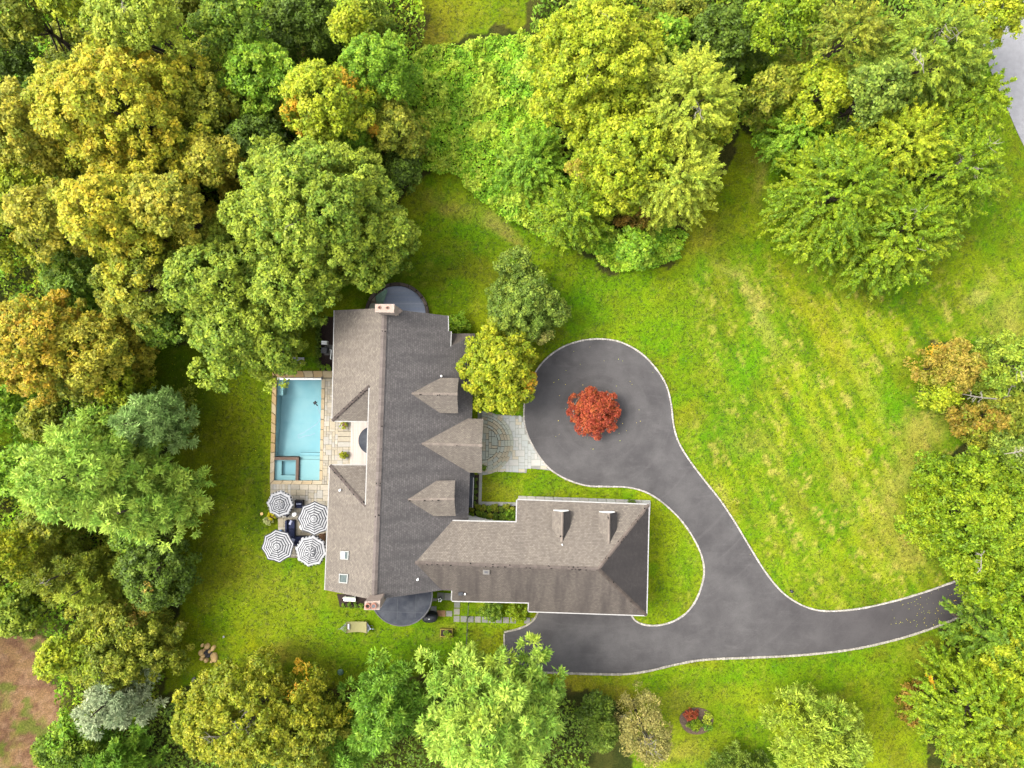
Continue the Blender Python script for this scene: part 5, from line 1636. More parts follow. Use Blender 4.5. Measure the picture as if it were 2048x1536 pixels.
def make_lobes(c, Rx, Ry, h, shape, seed, lobe_r=None, squash=.8):
    r = random.Random(seed); out = []
    R = min(Rx, Ry); A = Rx * Ry
    if shape == 'pine':
        # a leader with tiers of boughs: fat near the trunk, slimmer at the tips
        nt = max(4, int(h / 3.0)); z_top = h
        out.append((c.x, c.y, h - .9, R * .22, 1.1))
        for k in range(1, nt + 1):
            f = k / nt
            nb = 5 + (k % 2) + (2 if f > .6 else 0)
            a0 = r.uniform(0, 6.28)
            for b in range(nb):
                a = a0 + 2 * math.pi * b / nb + r.uniform(-.25, .25)
                ln = (.28 + .72 * f ** .8) * r.uniform(.72, 1.06)
                z = h - 1.2 - f * h * .62 + r.uniform(-.5, .5)
                for q, rr in ((.25, .2), (.5, .21), (.88, .16)):
                    if f < .4 and q < .6: continue
                    if q < .3 and b % 2: continue
                    rad = R * rr * r.uniform(.85, 1.2)
                    k2 = max(.1, ln - rad / R * .6) if q > .6 else ln * q
                    out.append((c.x + math.cos(a) * Rx * k2, c.y + math.sin(a) * Ry * k2, z + .5 * q * ln, rad, .75))
        return out
    lr = lobe_r or max(.55, min(2.3, R * .36))
    n = max(4, int(1.75 * A / (lr * lr)))
    depth = min(h * .55, R * 1.15)
    ga = 2.39996
    a0 = r.uniform(0, 6.28)
    for i in range(n):
        rho = math.sqrt((i + .5) / n)
        a = a0 + i * ga + r.uniform(-.3, .3)
        rr = lr * r.uniform(.72, 1.28) * (1.0 - .15 * rho)
        k = rho * (1 - rr / R * .85) * r.uniform(.88, 1.1)
        z = h - rr * squash - depth * (rho ** 2.2) * r.uniform(.8, 1.1) + r.uniform(-.35, .35) * lr
        out.append((c.x + math.cos(a) * Rx * k, c.y + math.sin(a) * Ry * k, max(rr * .8, z), rr, squash))
    if shape == 'round':
        out.append((c.x + r.uniform(-.3, .3), c.y + r.uniform(-.3, .3), h - lr * .75, lr * .95, .8))
        out.append((c.x, c.y, max(R * .4, h - R * .95), R * .62, .9))
    return out

TREES = []
def tree(name, px, py, rx, ry, h, style, pal, label, cat='tree', leaf=.30, dens=1.0, rc=.45, shape='round', lobe_r=None, accents=(), trunk=True, trunk_r=None, bare=0, extra=()):
    zc = .72 * h
    c = P(px, py, zc)
    s = GS * (CAM_H - zc) / CAM_H
    Rx, Ry = rx * s, ry * s
    seed = int(px * 7 + py * 13)
    global RS
    RS = np.random.RandomState(seed % 100000)
    lobes = make_lobes(c, Rx, Ry, h, shape, seed, lobe_r)
    if h >= 7 and shape == 'round' and min(Rx, Ry) > 1.6:      # lower boughs
        r_ = random.Random(seed + 9)
        for k in range(8):
            a = k * .785 + r_.uniform(-.3, .3); q = min(Rx, Ry)
            lobes.insert(0, (c.x + math.cos(a) * Rx * .5, c.y + math.sin(a) * Ry * .5, max(.8, h * r_.uniform(.22, .4)), q * r_.uniform(.26, .36), .8))
    for (ex, ey, er, eh) in extra:
        q = P(ex, ey, eh); lobes.append((q.x, q.y, eh - er * GS * .8, er * GS * .9, .8))
    acc = []
    for (ax, ay, ar, ap) in accents:
        q = P(ax, ay, h * .9); acc.append((q.x, q.y, ar * GS, ap))
    t = thing(name, Vector((c.x, c.y, 0)), label, cat)
    d = foliage(lobes, style, pal, leaf, dens, rc, (c.x, c.y, zc * .6), acc)
    leaf_mesh('crown' if cat == 'tree' else 'foliage', *d, t)
    if trunk:
        r = random.Random(seed + 1)
        tr = trunk_r or max(.06, min(.42, h * .02))
        m = MB()
        top = Vector((c.x, c.y, h * (.9 if shape == 'pine' else .62)))
        mid = Vector((c.x + r.uniform(-.2, .2), c.y + r.uniform(-.2, .2), h * .32))
        m.tube([Vector((c.x, c.y, -.15)), Vector((c.x, c.y, .12)), mid, top], [tr * 1.5, tr * 1.1, tr * .8, tr * .3], 9)
        pick = sorted(lobes[:-1] if shape == 'round' and len(lobes) > 3 else lobes, key=lambda q: r.random())[:5 if shape == 'pine' else 12]
        for q in pick:
            b = mid.lerp(top, r.uniform(.1, .9)); e = Vector(q[:3])
            if shape == 'pine': b = Vector((c.x, c.y, max(.5, e.z - .6)))
            k = b.lerp(e, .5) + Vector((0, 0, -.12 * (e - b).length + .2))
            m.tube([b, k, e], [tr * .36, tr * .25, tr * .08], 5)
        m.build('trunk' if cat == 'tree' else 'stem', M['bark'], t)
    for k in range(bare):
        r = random.Random(seed + 50 + k)
        m = MB()
        q = r.choice(sorted(lobes, key=lambda w: (w[0] - c.x) ** 2 + (w[1] - c.y) ** 2)[:max(4, len(lobes) // 3)]); a = r.uniform(0, 6.28)
        b = Vector((c.x, c.y, h * .6)); e = Vector((q[0], q[1], q[2] + q[3] * .9 + .3))
        m.tube([b, b.lerp(e, .6) + Vector((0, 0, .3)), e], [.06, .04, .015], 5)
        for s_ in range(4):
            f = b.lerp(e, r.uniform(.7, .95)); a2 = a + r.uniform(-1.2, 1.2)
            m.tube([f, f + Vector((math.cos(a2) * .6, math.sin(a2) * .6, .35)), f + Vector((math.cos(a2 + .3) * 1.1, math.sin(a2 + .3) * 1.1, .45))], [.035, .022, .008], 4)
        m.build('bare_limb', M['deadwood'], t)
    TREES.append(t)
    return t

# --- woods in the north-west
tree('maple_tree', 235, 215, 235, 158, 17, 'broad', 'gold', 'huge gold flecked maple in the middle of the north west wood', lobe_r=2.0, accents=((345, 270, 18, 'yellow'), (250, 210, 12, 'flame')))
tree('maple_tree', 45, 265, 105, 110, 16, 'broad', 'olivegold', 'olive gold maple at the edge of the north west wood beside the huge maple', lobe_r=1.8)
tree('ash_tree', 300, 55, 118, 80, 18, 'broad', 'pale', 'pale grey green ash with feathery crown above the huge gold maple', rc=.4, leaf=.27, bare=1)
tree('beech_tree', 60, 35, 70, 70, 15, 'broad', 'olive', 'small olive beech in the corner of the north west wood')
tree('beech_tree', 160, 12, 60, 55, 16, 'broad', 'yellowgreen', 'yellow green beech between the olive beech and the pale ash')
tree('dark_tree', 25, 120, 60, 50, 11, 'broad', 'dark', 'dark green low tree shaded by the olive gold maple')
tree('birch_tree', 45, 380, 80, 55, 14, 'broad', 'yellowgreen', 'yellow green birch below the olive gold maple')
tree('birch_tree', 22, 470, 70, 70, 14, 'broad', 'yellow', 'bright yellow birch at the west edge of the wood')
tree('maple_tree', 105, 440, 62, 75, 15, 'broad', 'olivegold', 'narrow olive tan maple between the yellow birch and the rounded gold maple')
tree('maple_tree', 235, 430, 105, 108, 17, 'broad', 'gold', 'rounded golden maple south of the huge gold maple', lobe_r=1.7)
tree('maple_tree', 355, 425, 85, 75, 16, 'broad', 'olivegold', 'tan olive maple touching the massive green oak', rc=.4)
tree('maple_tree', 285, 570, 110, 95, 13, 'broad', 'olive', 'olive maple drooping over the lawn below the golden maple', accents=((250, 560, 40, 'gold'),))
tree('hickory_tree', 80, 690, 160, 115, 14, 'broad', 'orange', 'orange gold hickory on the west edge above the pines', lobe_r=1.6)
tree('hickory_tree', 190, 700, 80, 95, 12, 'broad', 'olivegold', 'olive gold hickory leaning out beside the orange one', lobe_r=1.4)
tree('understorey_tree', 150, 560, 60, 50, 9, 'broad', 'mid', 'small mid green tree in the gap above the orange hickory')
tree('oak_tree', 615, 415, 205, 178, 17, 'broad', 'oak', 'massive green oak north west of the house', lobe_r=1.9, rc=.42, bare=2)
tree('oak_tree', 770, 470, 62, 70, 11, 'broad', 'oak', 'small green oak at the lawn edge beside the massive oak', rc=.4)
tree('oak_tree', 425, 560, 118, 92, 14, 'broad', 'oak', 'green oak between the massive oak and the olive maple', rc=.42)
tree('oak_tree', 470, 660, 105, 95, 12, 'broad', 'oak', 'lower green oak spreading over the west lawn', rc=.42, extra=((405, 740, 26, 9), (440, 755, 20, 8)))
tree('oak_tree', 545, 680, 46, 85, 10, 'broad', 'oak', 'slender green oak overhanging the pool corner', rc=.36, lobe_r=1.0, extra=((560, 752, 17, 7), (572, 738, 14, 6.5), (545, 768, 10, 6)))
tree('oak_tree', 580, 575, 105, 80, 13, 'broad', 'oak', 'green oak close to the north west corner of the house', rc=.42)
tree('sassafras_tree', 655, 215, 100, 92, 14, 'broad', 'yellowgreen', 'yellow green tree with orange tips north of the massive oak', accents=((690, 145, 26, 'flame'), (585, 208, 24, 'flame')))
tree('vine_tree', 755, 140, 80, 80, 12, 'vine', 'fresh', 'rounded tree smothered in light green vine', leaf=.24, rc=.34, dens=1.1, lobe_r=1.4)
tree('vine_tree', 705, 65, 40, 38, 11, 'broad', 'yellowgreen', 'small yellow green tree top above the vine smothered tree')
tree('locust_tree', 525, 155, 90, 75, 12, 'broad', 'fresh', 'fresh green locust between the pale ash and the orange tipped tree')
tree('dark_tree', 470, 60, 80, 65, 13, 'broad', 'mid', 'mid green tree beside the pale ash', bare=1)
tree('dark_tree', 600, 35, 90, 60, 9, 'broad', 'dark', 'dark low tree in the gap at the top of the wood')
tree('dark_tree', 420, 220, 60, 70, 12, 'broad', 'olive', 'olive tree wedged between the huge maple and the fresh green locust')
tree('cherry_tree', 790, 260, 60, 65, 9, 'broad', 'olive', 'small olive cherry with a red tip at the edge of the vine slope', accents=((755, 262, 9, 'flame'),), lobe_r=1.1)
tree('dark_tree', 800, 350, 42, 55, 6, 'broad', 'dark', 'low dark shrubby tree at the north lawn corner', lobe_r=.9)
tree('dark_tree', 520, 290, 60, 50, 11, 'broad', 'dark', 'dark green tree filling the gap above the massive oak')
tree('maple_tree', 440, 330, 62, 60, 13, 'broad', 'olivegold', 'olive gold maple squeezed between the huge maple and the massive oak')
tree('dark_tree', 330, 640, 70, 60, 9, 'broad', 'mid', 'mid green tree under the olive maple at the lawn edge')
# --- pines and mixed trees in the west and south-west
tree('white_pine', 150, 950, 165, 150, 18, 'pine', 'mint', 'broad pale green white pine west of the pool lawn', leaf=.40, rc=.52, shape='pine', trunk_r=.35)
tree('white_pine', 270, 1015, 108, 100, 15, 'pine', 'mint', 'second pale white pine leaning towards the pool lawn', leaf=.40, rc=.5, shape='pine')
tree('blue_spruce', 280, 845, 75, 80, 13, 'pine', 'bluegreen', 'blue green spruce between the orange hickory and the pines', leaf=.34, rc=.42, shape='pine')
tree('scrub_tree', 345, 830, 45, 70, 4, 'fine', 'olive', 'thin olive scrub tree on the lawn edge beside the blue green spruce', lobe_r=.8, dens=.5)
tree('cedar_tree', 110, 1155, 130, 75, 9, 'pine', 'olive', 'olive cedar below the broad white pine', leaf=.3, rc=.4, shape='pine', bare=2)
tree('cedar_tree', 20, 1100, 70, 60, 10, 'fine', 'yellow', 'yellow green cedar at the west edge below the pine', lobe_r=1.1)
tree('scrub_tree', 300, 1150, 85, 80, 8, 'broad', 'dark', 'dark green scrub tree under the leaning white pine', accents=((300, 1160, 12, 'brown'),))
tree('spruce_tree', 165, 1180, 60, 60, 9, 'pine', 'pale', 'spiky pale olive spruce top among the cedars', leaf=.32, rc=.36, shape='pine')
tree('scrub_tree', 15, 1210, 55, 35, 4, 'broad', 'lime', 'bright green scrub at the top of the bare soil', lobe_r=.8)
tree('hornbeam_tree', 225, 1300, 145, 105, 8, 'fine', 'olive', 'wide olive yellow hornbeam beside the fire pit', lobe_r=1.3, accents=((250, 1230, 28, 'brown'), (330, 1270, 20, 'brown'), (150, 1330, 60, 'yellowgreen')))
tree('blue_spruce', 205, 1415, 82, 74, 10, 'pine', 'silver', 'silver blue spruce below the olive hornbeam', leaf=.32, rc=.4, shape='pine')
tree('scrub_tree', 130, 1500, 80, 45, 6, 'fine', 'mid', 'mid green scrub tree beside the bare soil', lobe_r=1.0)
tree('white_pine', 215, 1545, 75, 55, 8, 'pine', 'pine', 'green pine at the foot of the silver spruce', leaf=.36, rc=.42, shape='pine')
tree('honey_locust', 500, 1445, 190, 118, 12, 'fine', 'honey', 'large yellow green honey locust south of the fire pit', lobe_r=1.5, rc=.42, dens=.9, accents=((560, 1400, 16, 'flame'),), bare=4)
tree('honey_locust', 620, 1490, 80, 70, 10, 'fine', 'olive', 'olive honey locust between the yellow one and the green pine', lobe_r=1.2, dens=.9)
tree('white_pine', 760, 1440, 90, 100, 12, 'pine', 'pine', 'deep green pine on the south lawn edge left of the mint pine', leaf=.38, rc=.46, shape='pine')
tree('white_pine', 690, 1510, 65, 60, 9, 'pine', 'pine', 'low green pine beside the olive honey locust', leaf=.36, rc=.42, shape='pine')
tree('white_pine', 988, 1468, 182, 155, 18, 'pine', 'mint', 'great mint green white pine overlapping the end of the drive', leaf=.40, rc=.52, shape='pine', trunk_r=.38)
tree('juniper_tree', 1205, 1470, 38, 60, 7, 'pine', 'greygreen', 'grey green juniper beside the mint pine', leaf=.28, rc=.34, shape='pine')
tree('juniper_tree', 1185, 1420, 38, 30, 4, 'fine', 'dark', 'dark juniper above the grey green one', lobe_r=.7)
tree('bare_larch', 1290, 1465, 52, 78, 9, 'fine', 'tan', 'thin tan larch with bare twigs on the south lawn', lobe_r=.9, dens=.42, leaf=.22, bare=8)
tree('juniper_tree', 1500, 1562, 78, 44, 6, 'pine', 'greygreen', 'wide grey green juniper south of the island bed', leaf=.28, rc=.36, shape='pine')
tree('white_pine', 1648, 1488, 104, 92, 11, 'pine', 'pinelight', 'solitary fresh green pine on the south east lawn', leaf=.34, rc=.42, lobe_r=1.1, accents=((1600, 1460, 25, 'yellowgreen'),))
# --- east side
tree('elm_tree', 1978, 1040, 132, 150, 12, 'fine', 'lime', 'bright lime green elm at the gate end of the drive', lobe_r=1.5)
tree('elm_tree', 2055, 1190, 100, 90, 12, 'fine', 'lime', 'lime green elm over the gate end of the drive', lobe_r=1.4)
tree('elm_tree', 1992, 1272, 80, 65, 9, 'feather', 'mid', 'mid green feathery tree just below the drive end', lobe_r=1.2)
tree('locust_tree', 1972, 1432, 118, 115, 12, 'feather', 'lime', 'lime green locust with streaming branches in the south east corner', lobe_r=1.5, accents=((1930, 1405, 12, 'flame'), (2020, 1470, 40, 'yellow')))
tree('locust_tree', 2040, 1330, 60, 75, 11, 'fine', 'yellowgreen', 'yellow green locust between the lime elm and the south east corner', lobe_r=1.2)
tree('sumac_shrub', 1835, 1410, 32, 50, 1.6, 'fine', 'brown', 'brown dried sumac thicket beside the south east locust', cat='shrub', lobe_r=.6, dens=.6)
tree('smoke_bush', 1912, 735, 76, 58, 7, 'fine', 'rust', 'orange tan smoke bush at the edge of the east field', lobe_r=1.1, accents=((1890, 690, 16, 'flame'),))
tree('smoke_bush', 1880, 785, 46, 36, 5, 'fine', 'yellowgreen', 'yellow green bush in front of the orange smoke bush', lobe_r=.8)
tree('elm_tree', 2020, 730, 75, 65, 9, 'fine', 'oak', 'mid green elm behind the orange smoke bush', bare=3)
tree('hawthorn_tree', 1990, 835, 85, 60, 7, 'fine', 'olive', 'olive brown hawthorn below the fallen bare tree', lobe_r=1.0, accents=((1960, 840, 40, 'brown'),))
tree('willow_tree', 2030, 900, 60, 50, 8, 'fine', 'greygreen', 'grey green willow beside the lime elm', lobe_r=1.0, bare=2)
# --- north-east
tree('linden_tree', 1685, 385, 128, 138, 13, 'feather', 'lime', 'lush green linden with layered branches on the north east lawn', lobe_r=1.5)
tree('linden_tree', 1800, 465, 130, 118, 12, 'feather', 'lime', 'darker green linden beside the lush one over the field', lobe_r=1.4, bare=2)
tree('linden_tree', 1910, 330, 115, 125, 12, 'feather', 'lime', 'yellow green linden near the road with bare twigs', lobe_r=1.4, bare=4)
tree('maple_tree', 1640, 190, 72, 75, 10, 'broad', 'yellowgreen', 'small yellow green maple between the ferny slope and the grey green poplar', lobe_r=1.2)
tree('poplar_tree', 1735, 190, 55, 62, 14, 'broad', 'greygreen', 'rounded grey green poplar in the north east wood', lobe_r=1.1)
tree('poplar_tree', 1690, 75, 92, 65, 14, 'feather', 'olive', 'olive green poplar above the rounded one', lobe_r=1.4)
tree('poplar_tree', 1860, 110, 122, 108, 15, 'feather', 'oak', 'tall green poplar beside the road', lobe_r=1.6, bare=3)
tree('maple_tree', 1970, 30, 70, 75, 12, 'broad', 'yellowgreen', 'yellow green maple hanging over the road', lobe_r=1.3)
tree('dark_tree', 1440, 75, 110, 70, 9, 'broad', 'dark', 'dark green tree in the shade at the top of the property', lobe_r=1.3)
tree('maple_tree', 1560, 40, 80, 60, 12, 'broad', 'lime', 'lime green maple at the top edge beside the dark tree', lobe_r=1.4)
tree('dark_tree', 1350, 30, 80, 60, 7, 'broad', 'olive', 'low olive tree behind the yellow maples')
tree('linden_tree', 1800, 290, 95, 80, 12, 'feather', 'yellowgreen', 'yellow green linden behind the lush one', lobe_r=1.3)
tree('linden_tree', 1935, 205, 75, 70, 11, 'feather', 'lime', 'small lime linden close to the road verge', lobe_r=1.2)
tree('linden_tree', 1600, 265, 60, 60, 7, 'feather', 'fresh', 'fresh green sapling tree above the ferns by the lush linden', lobe_r=1.0)
# --- yellow maples over the vine slope
tree('silver_maple', 1195, 120, 145, 150, 15, 'broad', 'yellowgreen', 'large bright yellow green maple over the vine slope', lobe_r=1.6, rc=.4, leaf=.28, bare=2)
tree('silver_maple', 1370, 205, 108, 128, 14, 'feather', 'pale', 'pale yellow green maple with streaming branches beside the large bright one', lobe_r=1.5, bare=2)
tree('silver_maple', 1255, 310, 130, 115, 13, 'broad', 'yellowgreen', 'yellow green maple in the middle of the vine slope', lobe_r=1.4, rc=.4, leaf=.28, accents=((1145, 318, 24, 'rust'),))
tree('silver_maple', 1350, 355, 95, 90, 12, 'feather', 'pale', 'drooping pale maple at the lawn side of the slope', lobe_r=1.3)
tree('ash_tree', 1150, 430, 75, 70, 8, 'feather', 'lime', 'bright green feathery ash at the foot of the vine slope', lobe_r=1.0)
tree('ash_tree', 1060, 320, 75, 70, 5, 'feather', 'fresh', 'fresh green sapling rising from the vines', lobe_r=1.0)
tree('sumac_shrub', 1285, 420, 60, 36, 4, 'fine', 'brown', 'brown fading bush under the drooping pale maple', cat='shrub', lobe_r=.8)
# --- garden trees
tree('pear_tree', 1048, 612, 92, 84, 8, 'fine', 'greygreen', 'dense grey green ornamental pear by the turning circle', leaf=.26, rc=.34, lobe_r=1.0, accents=((1090, 680, 18, 'tan'),))
tree('pear_tree', 1033, 526, 42, 36, 6, 'fine', 'greygreen', 'small grey green pear behind the dense one', leaf=.26, rc=.34, lobe_r=.9)
tree('garden_maple', 998, 733, 88, 110, 9, 'broad', 'yellow', 'glowing yellow green maple beside the front entrance', leaf=.27, rc=.36, lobe_r=1.1, dens=1.1, accents=((1070, 770, 20, 'flame'),))
tree('japanese_maple', 1190, 823, 56, 54, 3.4, 'fine', 'red', 'red Japanese maple in the middle of the turning circle', leaf=.16, rc=.2, lobe_r=.7, dens=.85, trunk_r=.1)

# --- young trees filling the gaps of the woods
ru = random.Random(19)
tall = [(o.location.x / GS * 1.12 + 1024, 768 - o.location.y / GS * 1.12) for o in TREES]
young = []
for poly, want in ((FOREST[0], 34), (FOREST[1], 10), (FOREST[2], 8)):
    got = 0
    for _ in range(3000):
        x = ru.uniform(0, 2048); y = ru.uniform(0, 1536)
        if not inpoly(np.array([x]), np.array([y]), poly)[0] or inpoly(np.array([x]), np.array([y]), SOIL)[0]: continue
        if 820 < x < 1250 and 60 < y < 545: continue
        if min(math.hypot(x - a, y - b) for a, b in tall) < 62 or (x > 270 and 690 < y < 1420) or (x > 1840 and 520 < y < 680) or (770 < x < 1080 and y < 100): continue
        if any(math.hypot(x - a, y - b) < 55 for a, b in young): continue
        young.append((x, y)); got += 1
        t = tree('young_tree', x, y, ru.uniform(34, 50), ru.uniform(34, 50), ru.uniform(5, 9.5), 'broad', ru.choice(['mid', 'fresh', 'olive', 'oak', 'yellowgreen']), 'young green tree filling a gap between the taller trees of the woods', leaf=.34, dens=.8)
        t['group'] = 'young trees in the woodland gaps'
        if got >= want: break

# --- shrubs
def shrub(name, px, py, rpx, h, pal, label, style='fine', group=None, leaf=.14, rc=.16, ry=None, dens=.8, cat='shrub', z=0.0, shape='shrub'):
    global RS
    RS = np.random.RandomState(int(px * 31 + py) % 99999)
    c = P(px, py, h * .6); s = GS * (CAM_H - h * .6) / CAM_H
    Rx = rpx * s; Ry = (ry or rpx) * s
    t = thing(name, Vector((c.x, c.y, z)), label, cat, group)
    R = min(Rx, Ry)
    lob = []
    r = random.Random(int(px + py))
    n = max(3, int(Rx * Ry / (R * .5) ** 2 * 1.6)) if R > .35 else 3
    for i in range(n):
        rho = math.sqrt((i + .5) / n); a = i * 2.4 + r.uniform(-.3, .3); rr = R * .46 * r.uniform(.85, 1.15)
        lob.append((c.x + math.cos(a) * (Rx - rr * .9) * rho, c.y + math.sin(a) * (Ry - rr * .9) * rho, z + max(rr * .6, h - rr * .9 - .35 * h * rho * rho), rr, .9))
    leaf_mesh('foliage', *foliage(lob, style, pal, leaf, dens, rc), t)
    m = MB(); m.tube([Vector((c.x, c.y, z - .05)), Vector((c.x, c.y, z + h * .7))], [.04, .02], 5)
    for q in lob[:4]: m.tube([Vector((c.x, c.y, z + h * .2)), Vector(q[:3])], [.025, .01], 4)
    m.build('stem', M['bark'], t)
    return t

shrub('laurel_shrub', 917, 645, 22, 1.6, 'fresh', 'bright green leafy shrub at the north east corner of the house', leaf=.22, rc=.26, ry=24)
shrub('clipped_shrub', 983, 1222, 26, 1.7, 'mid', 'rounded green shrub clipped beside the stepping stones, next to the fence', leaf=.15, rc=.2, ry=20, dens=1)
shrub('clipped_shrub', 1036, 1224, 25, 1.7, 'lime', 'rounded lime green shrub clipped beside the garage corner', leaf=.15, rc=.2, ry=20, dens=1)
shrub('box_ball', 646, 734, 5.8, .7, 'fresh', 'round clipped box ball at the north end of the pool coping', group='box balls by the pool', leaf=.09, rc=.1)
shrub('box_ball', 657.5, 734, 5.8, .7, 'fresh', 'round clipped box ball at the north end of the pool coping', group='box balls by the pool', leaf=.09, rc=.1)
for i in range(4):
    shrub('cone_shrub', 688.5 + i * 11.8, 1209 + i * .4, 4.6, 1.0, 'mid', 'small clipped cone shrub in the row below the south wall', group='cone shrubs in a row', leaf=.09, rc=.1, ry=6)
for i in range(6):
    shrub('hedge_shrub', 637.5 - (i % 2), 650 + i * 15, 6, .8, 'dark', 'low dark hedge shrub edging the west mulch bed', group='low hedge along the mulch bed', leaf=.12, rc=.13, ry=8)
for i in range(5):
    shrub('bed_plant', 951.5 - i * .4, 960 + i * 11.5, 4.2, .45, 'dark', 'small dark green plant in the narrow bed by the low roof', group='plants in the narrow bed', leaf=.1, rc=.1)
rb = random.Random(3)
for i in range(24):
    x = 944 + (i % 8) * 11.6 + rb.uniform(-3, 3); y = 1017 + (i // 8) * 12 + rb.uniform(-3, 3)
    shrub('bed_shrub', x, y, rb.uniform(5, 7.5), .7, rb.choice(['dark', 'mid', 'dark', 'olive']), 'dark leafy plant in the mulch bed beside the garage wing', group='plants in the wing bed', leaf=.13, rc=.14)
shrub('hydrangea', 1020, 1030, 12, 1.0, 'fresh', 'bright green hydrangea at the end of the mulch bed', leaf=.16, rc=.18)
shrub('yew_shrub', 1263, 1003.5, 12, .9, 'dark', 'dark round yew at the garage north wall', leaf=.11, rc=.13, ry=6)
shrub('pit_plant', 967.5, 934, 5, .5, 'mid', 'green plant in the stone rimmed pit by the entrance', leaf=.12, rc=.12)

def pot(px, py, pal, label, rpx=7.5, z=ZP):
    c = P(px, py, .6); t = thing('flower_pot', Vector((c.x, c.y, z)), label, 'flower pot')
    m = MB(); m.lathe(c.x, c.y, [(.16, z), (.22, z + .3), (.24, z + .36), (.2, z + .36), (.18, z + .3)], 14); m.build('pot', M['clay'], t, True)
    global RS
    RS = np.random.RandomState(int(px))
    R = rpx * GS
    lob = [(c.x, c.y, z + .55, R * .6, .9)] + [(c.x + math.cos(a) * R * .5, c.y + math.sin(a) * R * .5, z + .46, R * .45, .9) for a in np.arange(5) * 1.26]
    leaf_mesh('blooms', *foliage(lob, 'fine', pal, .1, .9, .11), t)
pot(688, 850, 'yellow', 'pot of yellow green mums by the north side of the deck')
pot(687, 909.5, 'yellow', 'pot of yellow mums by the south side of the deck', 8.5)
pot(541.5, 1033, 'flower', 'pot of bright yellow flowers at the terrace corner', 8, 0)
pot(535, 1042, 'whitefl', 'pot of small white flowers beside the yellow ones', 8.5, 0)
shrub('vegetables', 896, 1266, 8, .8, 'lime', 'leafy vegetables growing in the yellow timber planter', leaf=.13, rc=.14, cat='plant', z=.32, ry=6)
shrub('barberry', 1380, 1429, 17, .9, 'red', 'dark red barberry in the oval island bed', leaf=.14, rc=.15, ry=12)
shrub('spirea', 1391, 1449, 15, .9, 'lime', 'yellow green spirea in the middle of the oval island bed', leaf=.16, rc=.17)
shrub('hosta', 1417, 1439, 10, .5, 'pale', 'pale variegated hosta at the edge of the oval island bed', leaf=.2, rc=.16, ry=12)
shrub('dwarf_pine', 1413, 1455, 9, .6, 'pine', 'dark green dwarf pine beside the pale hosta', style='pine', leaf=.2, rc=.14)

# --- bleached dead limbs in the eastern trees, one fallen trunk
def limbs(b, ang, ln, seed, parent, name='bare_limb'):
    r = random.Random(seed)
    d = Vector((math.cos(ang), math.sin(ang), .1))
    m = MB(); e = b + d * ln
    m.tube([b - d * ln * .4 - Vector((0, 0, .5)), b, e], [.03, .05, .012], 6)
    for k in range(7):
        q = (b - d * ln * .4).lerp(e, r.uniform(.1, .95)); a = ang + r.choice([-1, 1]) * r.uniform(.5, 1.2); l2 = ln * r.uniform(.25, .5)
        w = q + Vector((math.cos(a), math.sin(a), .15)) * l2
        m.tube([q, q.lerp(w, .5) + Vector((.05, .05, .05)), w], [.028, .02, .008], 5)
        for s_ in range(2):
            a2 = a + r.uniform(-.8, .8); m.tube([q.lerp(w, .6), q.lerp(w, .6) + Vector((math.cos(a2), math.sin(a2), .1)) * l2 * .45], [.014, .005], 4)
    m.build(name, M['deadwood'], parent)
def host(txt): return [t for t in TREES if txt in t['label']][0]
limbs(P(1962, 1137, 10.5), 1.6, 1.4, 2, host('bright lime green elm'))
limbs(P(2030, 905, 8.6), .3, 1.6, 9, host('grey green willow'))
limbs(P(1845, 130, 14.8), 2.4, 1.5, 12, host('tall green poplar'))
ft = thing('fallen_tree', P(2085, 806, 0), 'long bleached dead tree leaning across the bushes of the east field', 'tree')
m = MB(); m.tube([P(2085, 806, 0), P(2020, 800, 5.2), P(1960, 795, 7.4), P(1925, 788, 7.9)], [.12, .09, .06, .02], 7); m.build('trunk', M['deadwood'], ft)
limbs(P(1965, 795, 7.5), 3.0, 1.6, 4, ft); limbs(P(2015, 790, 6.4), 1.2, 1.2, 6, ft)

